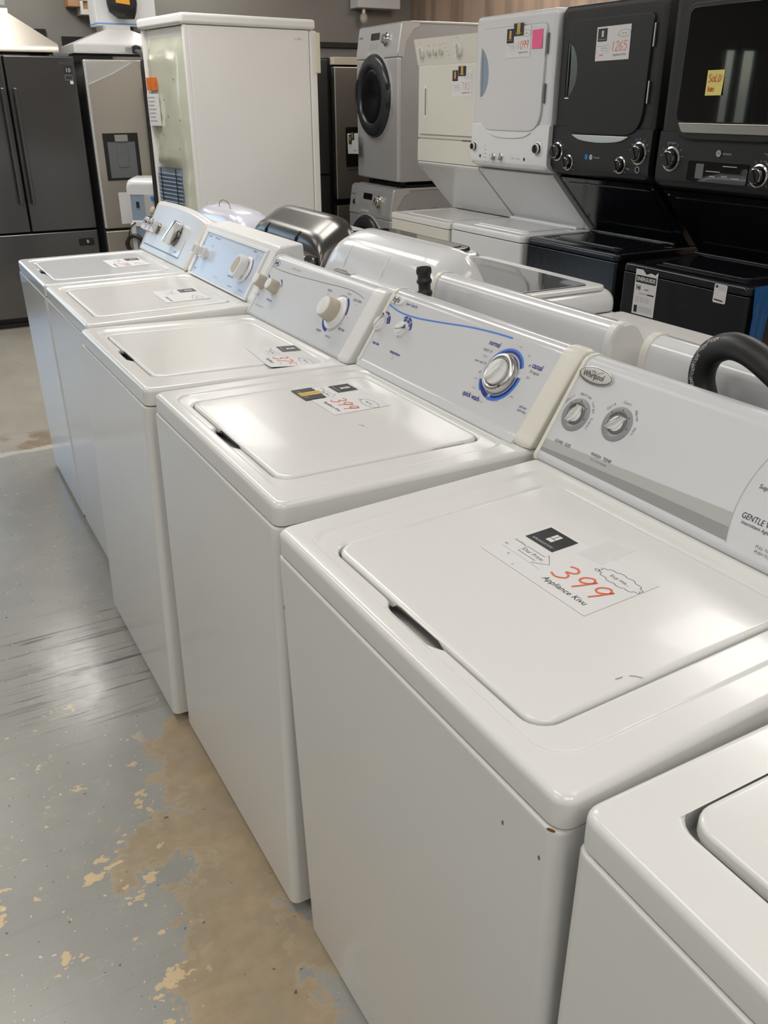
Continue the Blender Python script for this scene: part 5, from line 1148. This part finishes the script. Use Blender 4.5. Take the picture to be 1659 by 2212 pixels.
for j in range(7):
    L.append([(.42+.16*(1+.10*j)*math.cos(a)*(1-.03*j)+rnd.uniform(-.015, .015), 6.26+.13*math.sin(a)+rnd.uniform(-.015, .015), 2.118+.05*j+rnd.uniform(-.012, .012)+(-.035 if j == 0 else 0)) for a in [2*PI*k/14 for k in range(14)]])
q.loft(L, None, False, True); tag(q.build('plastic_bag', ang=20), 'crumpled clear plastic bag on top of the beige range hood', 'plastic bag')
h2, o = hood(1.30, 'film-wrapped white range hood on top of the stainless fridge', .70, .44, .055, .085, .10, principled('hood_white_metal', (.80, .79, .77), .3, .3))
MB(BLACK_P).prism(Fr((.06, -.001, .030), (1, 0, 0), (0, 0, 1), (0, -1, 0)), rpoly(-.06, .07, -.014, .012, .003), .003).build('control_strip', o, 'dark control strip', flat=True)
q = MB(FILM); q.loft([[(-.352+.704*i/8, -.012-.008*((i*7) % 3), z+.004*((i*5) % 3)) for i in range(9)] for z in (.004, .03, .058)], None, False, False, False); q.build('film_wrap', h2, 'clear film wrap')
c = MB(principled('chimney_white', (.86, .87, .88), .35)); c.rbox(1.175, 1.60, 6.25, 6.46, 1.985, 2.42, .004); o = tag(c.build('duct_cover'), 'white box-shaped duct cover above the film-wrapped range hood', 'duct cover')
MB(GREY_D).rbox(1.43, 1.59, 6.262, 6.45, 1.955, 1.986, .003).build('lower_duct', o, 'dark grey lower duct'); b_ = MB(BLUE_LN); b_.rbox(1.172, 1.603, 6.2465, 6.4625, 1.995, 2.003, .0005); b_.build('blue_edge', o, 'thin blue edge line')
q = MB(RUBBER); q.loft([[(1.345+(.105-.0*j)*math.cos(a)*[.55, .9, 1, 1][j]+(.02 if j == 0 else 0), 6.17+.075*math.sin(a)*[.5, .9, 1, 1][j], 2.045+[-.02, .02, .07, .38][j]) for a in [2*PI*k/20 for k in range(20)]] for j in range(4)], None)
o = tag(q.build('black_bag', ang=50), 'black wrapped bundle with an orange label hanging by the duct cover', 'bundle')
MB(principled('amber_label', (.85, .42, .04), .5)).prism(Fr((1.335, 6.094, 2.115), (1, 0, 0), (0, 0, 1), (0, -1, 0)), [(-.05, .0), (.045, -.01), (.045, .12), (-.05, .13)], .003).build('label_patch', o, 'orange label', flat=True)
t = thing('carton', 'white carton with brown cardboard windows high on the far wall', 'box', (1.11, YF-.16, 2.09))
MB(CARD).rbox(0, .095, .01, .15, .05, .32, .003).build('cardboard_end', t, 'brown cardboard end')
MB(CARD).rbox(.10, .30, .02, .155, .01, .33, .003).build('core', t, 'brown cardboard core')
q = MB(CARTON)
for a in ((.085, .31, 0, .158, 0, .035), (.085, .105, 0, .158, .035, .34), (.245, .31, 0, .158, .035, .34), (.085, .31, 0, .158, .09, .34)): bx(q, *a)
q.build('carton_frame', t, flat=True)
q = MB(RUBBER); q.tube(hose_pts([(1.36, 5.98, 1.815), (1.30, 5.70, 1.80), (1.245, 5.40, 1.76), (1.222, 5.355, 1.70), (1.222, 5.355, 1.47), (1.216, 5.345, 1.12), (1.205, 5.34, .80), (1.15, 5.34, .40), (1.12, 5.36, .016)]), .0145, n=10)
q.lathe(Fr((1.362, 5.985, 1.80), (1, 0, 0), (0, 1, 0)), [(.001, 0), (.03, .005), (.03, .045), (.012, .055)], n=16)
tag(q.build('power_cord'), 'thick black cord hanging in front of the dispenser fridge', 'cord')
# emergency light on the far wall
t = thing('emergency_light', 'white emergency light unit with a bulb below, high on the far wall', 'light', (3.73, YF-.16, 2.225))
MB(PLASTIC_W).rbox(-.20, .22, .0, .158, .0, .20, .010).build('housing', t); MB(SATIN).lathe(Fr((-.11, .07, 0), (1, 0, 0), (0, 1, 0), (0, 0, 1)), [(.02, -.035), (.02, .002)], n=14).build('socket', t)
q = MB(BULB); q.lathe(Fr((-.11, .07, -.03), (1, 0, 0), (0, 1, 0), (0, 0, -1)), [(.015, 0), (.032, .02), (.036, .045), (.028, .07), (.012, .085), (.001, .088)], n=18); q.build('bulb', t, 'clear glass bulb')
# ------------------------------------------------------------------ colour management
sc.view_settings.view_transform = 'Standard'; sc.view_settings.look = 'None'; sc.view_settings.gamma = 1; sc.view_settings.use_curve_mapping = False
sc.view_settings.exposure = 0.2
sc.cycles.use_denoising = True; sc.cycles.max_bounces = 8; sc.cycles.diffuse_bounces = 4; sc.cycles.glossy_bounces = 4; sc.cycles.transmission_bounces = 4; sc.cycles.transparent_max_bounces = 8
sc.cycles.caustics_reflective = False; sc.cycles.caustics_refractive = False; sc.cycles.sample_clamp_indirect = 8
sc.cycles.use_adaptive_sampling = True; sc.cycles.adaptive_threshold = .04; sc.cycles.adaptive_min_samples = 12
sc.cycles.max_bounces = 5; sc.cycles.diffuse_bounces = 3; sc.cycles.glossy_bounces = 3; sc.cycles.transmission_bounces = 2
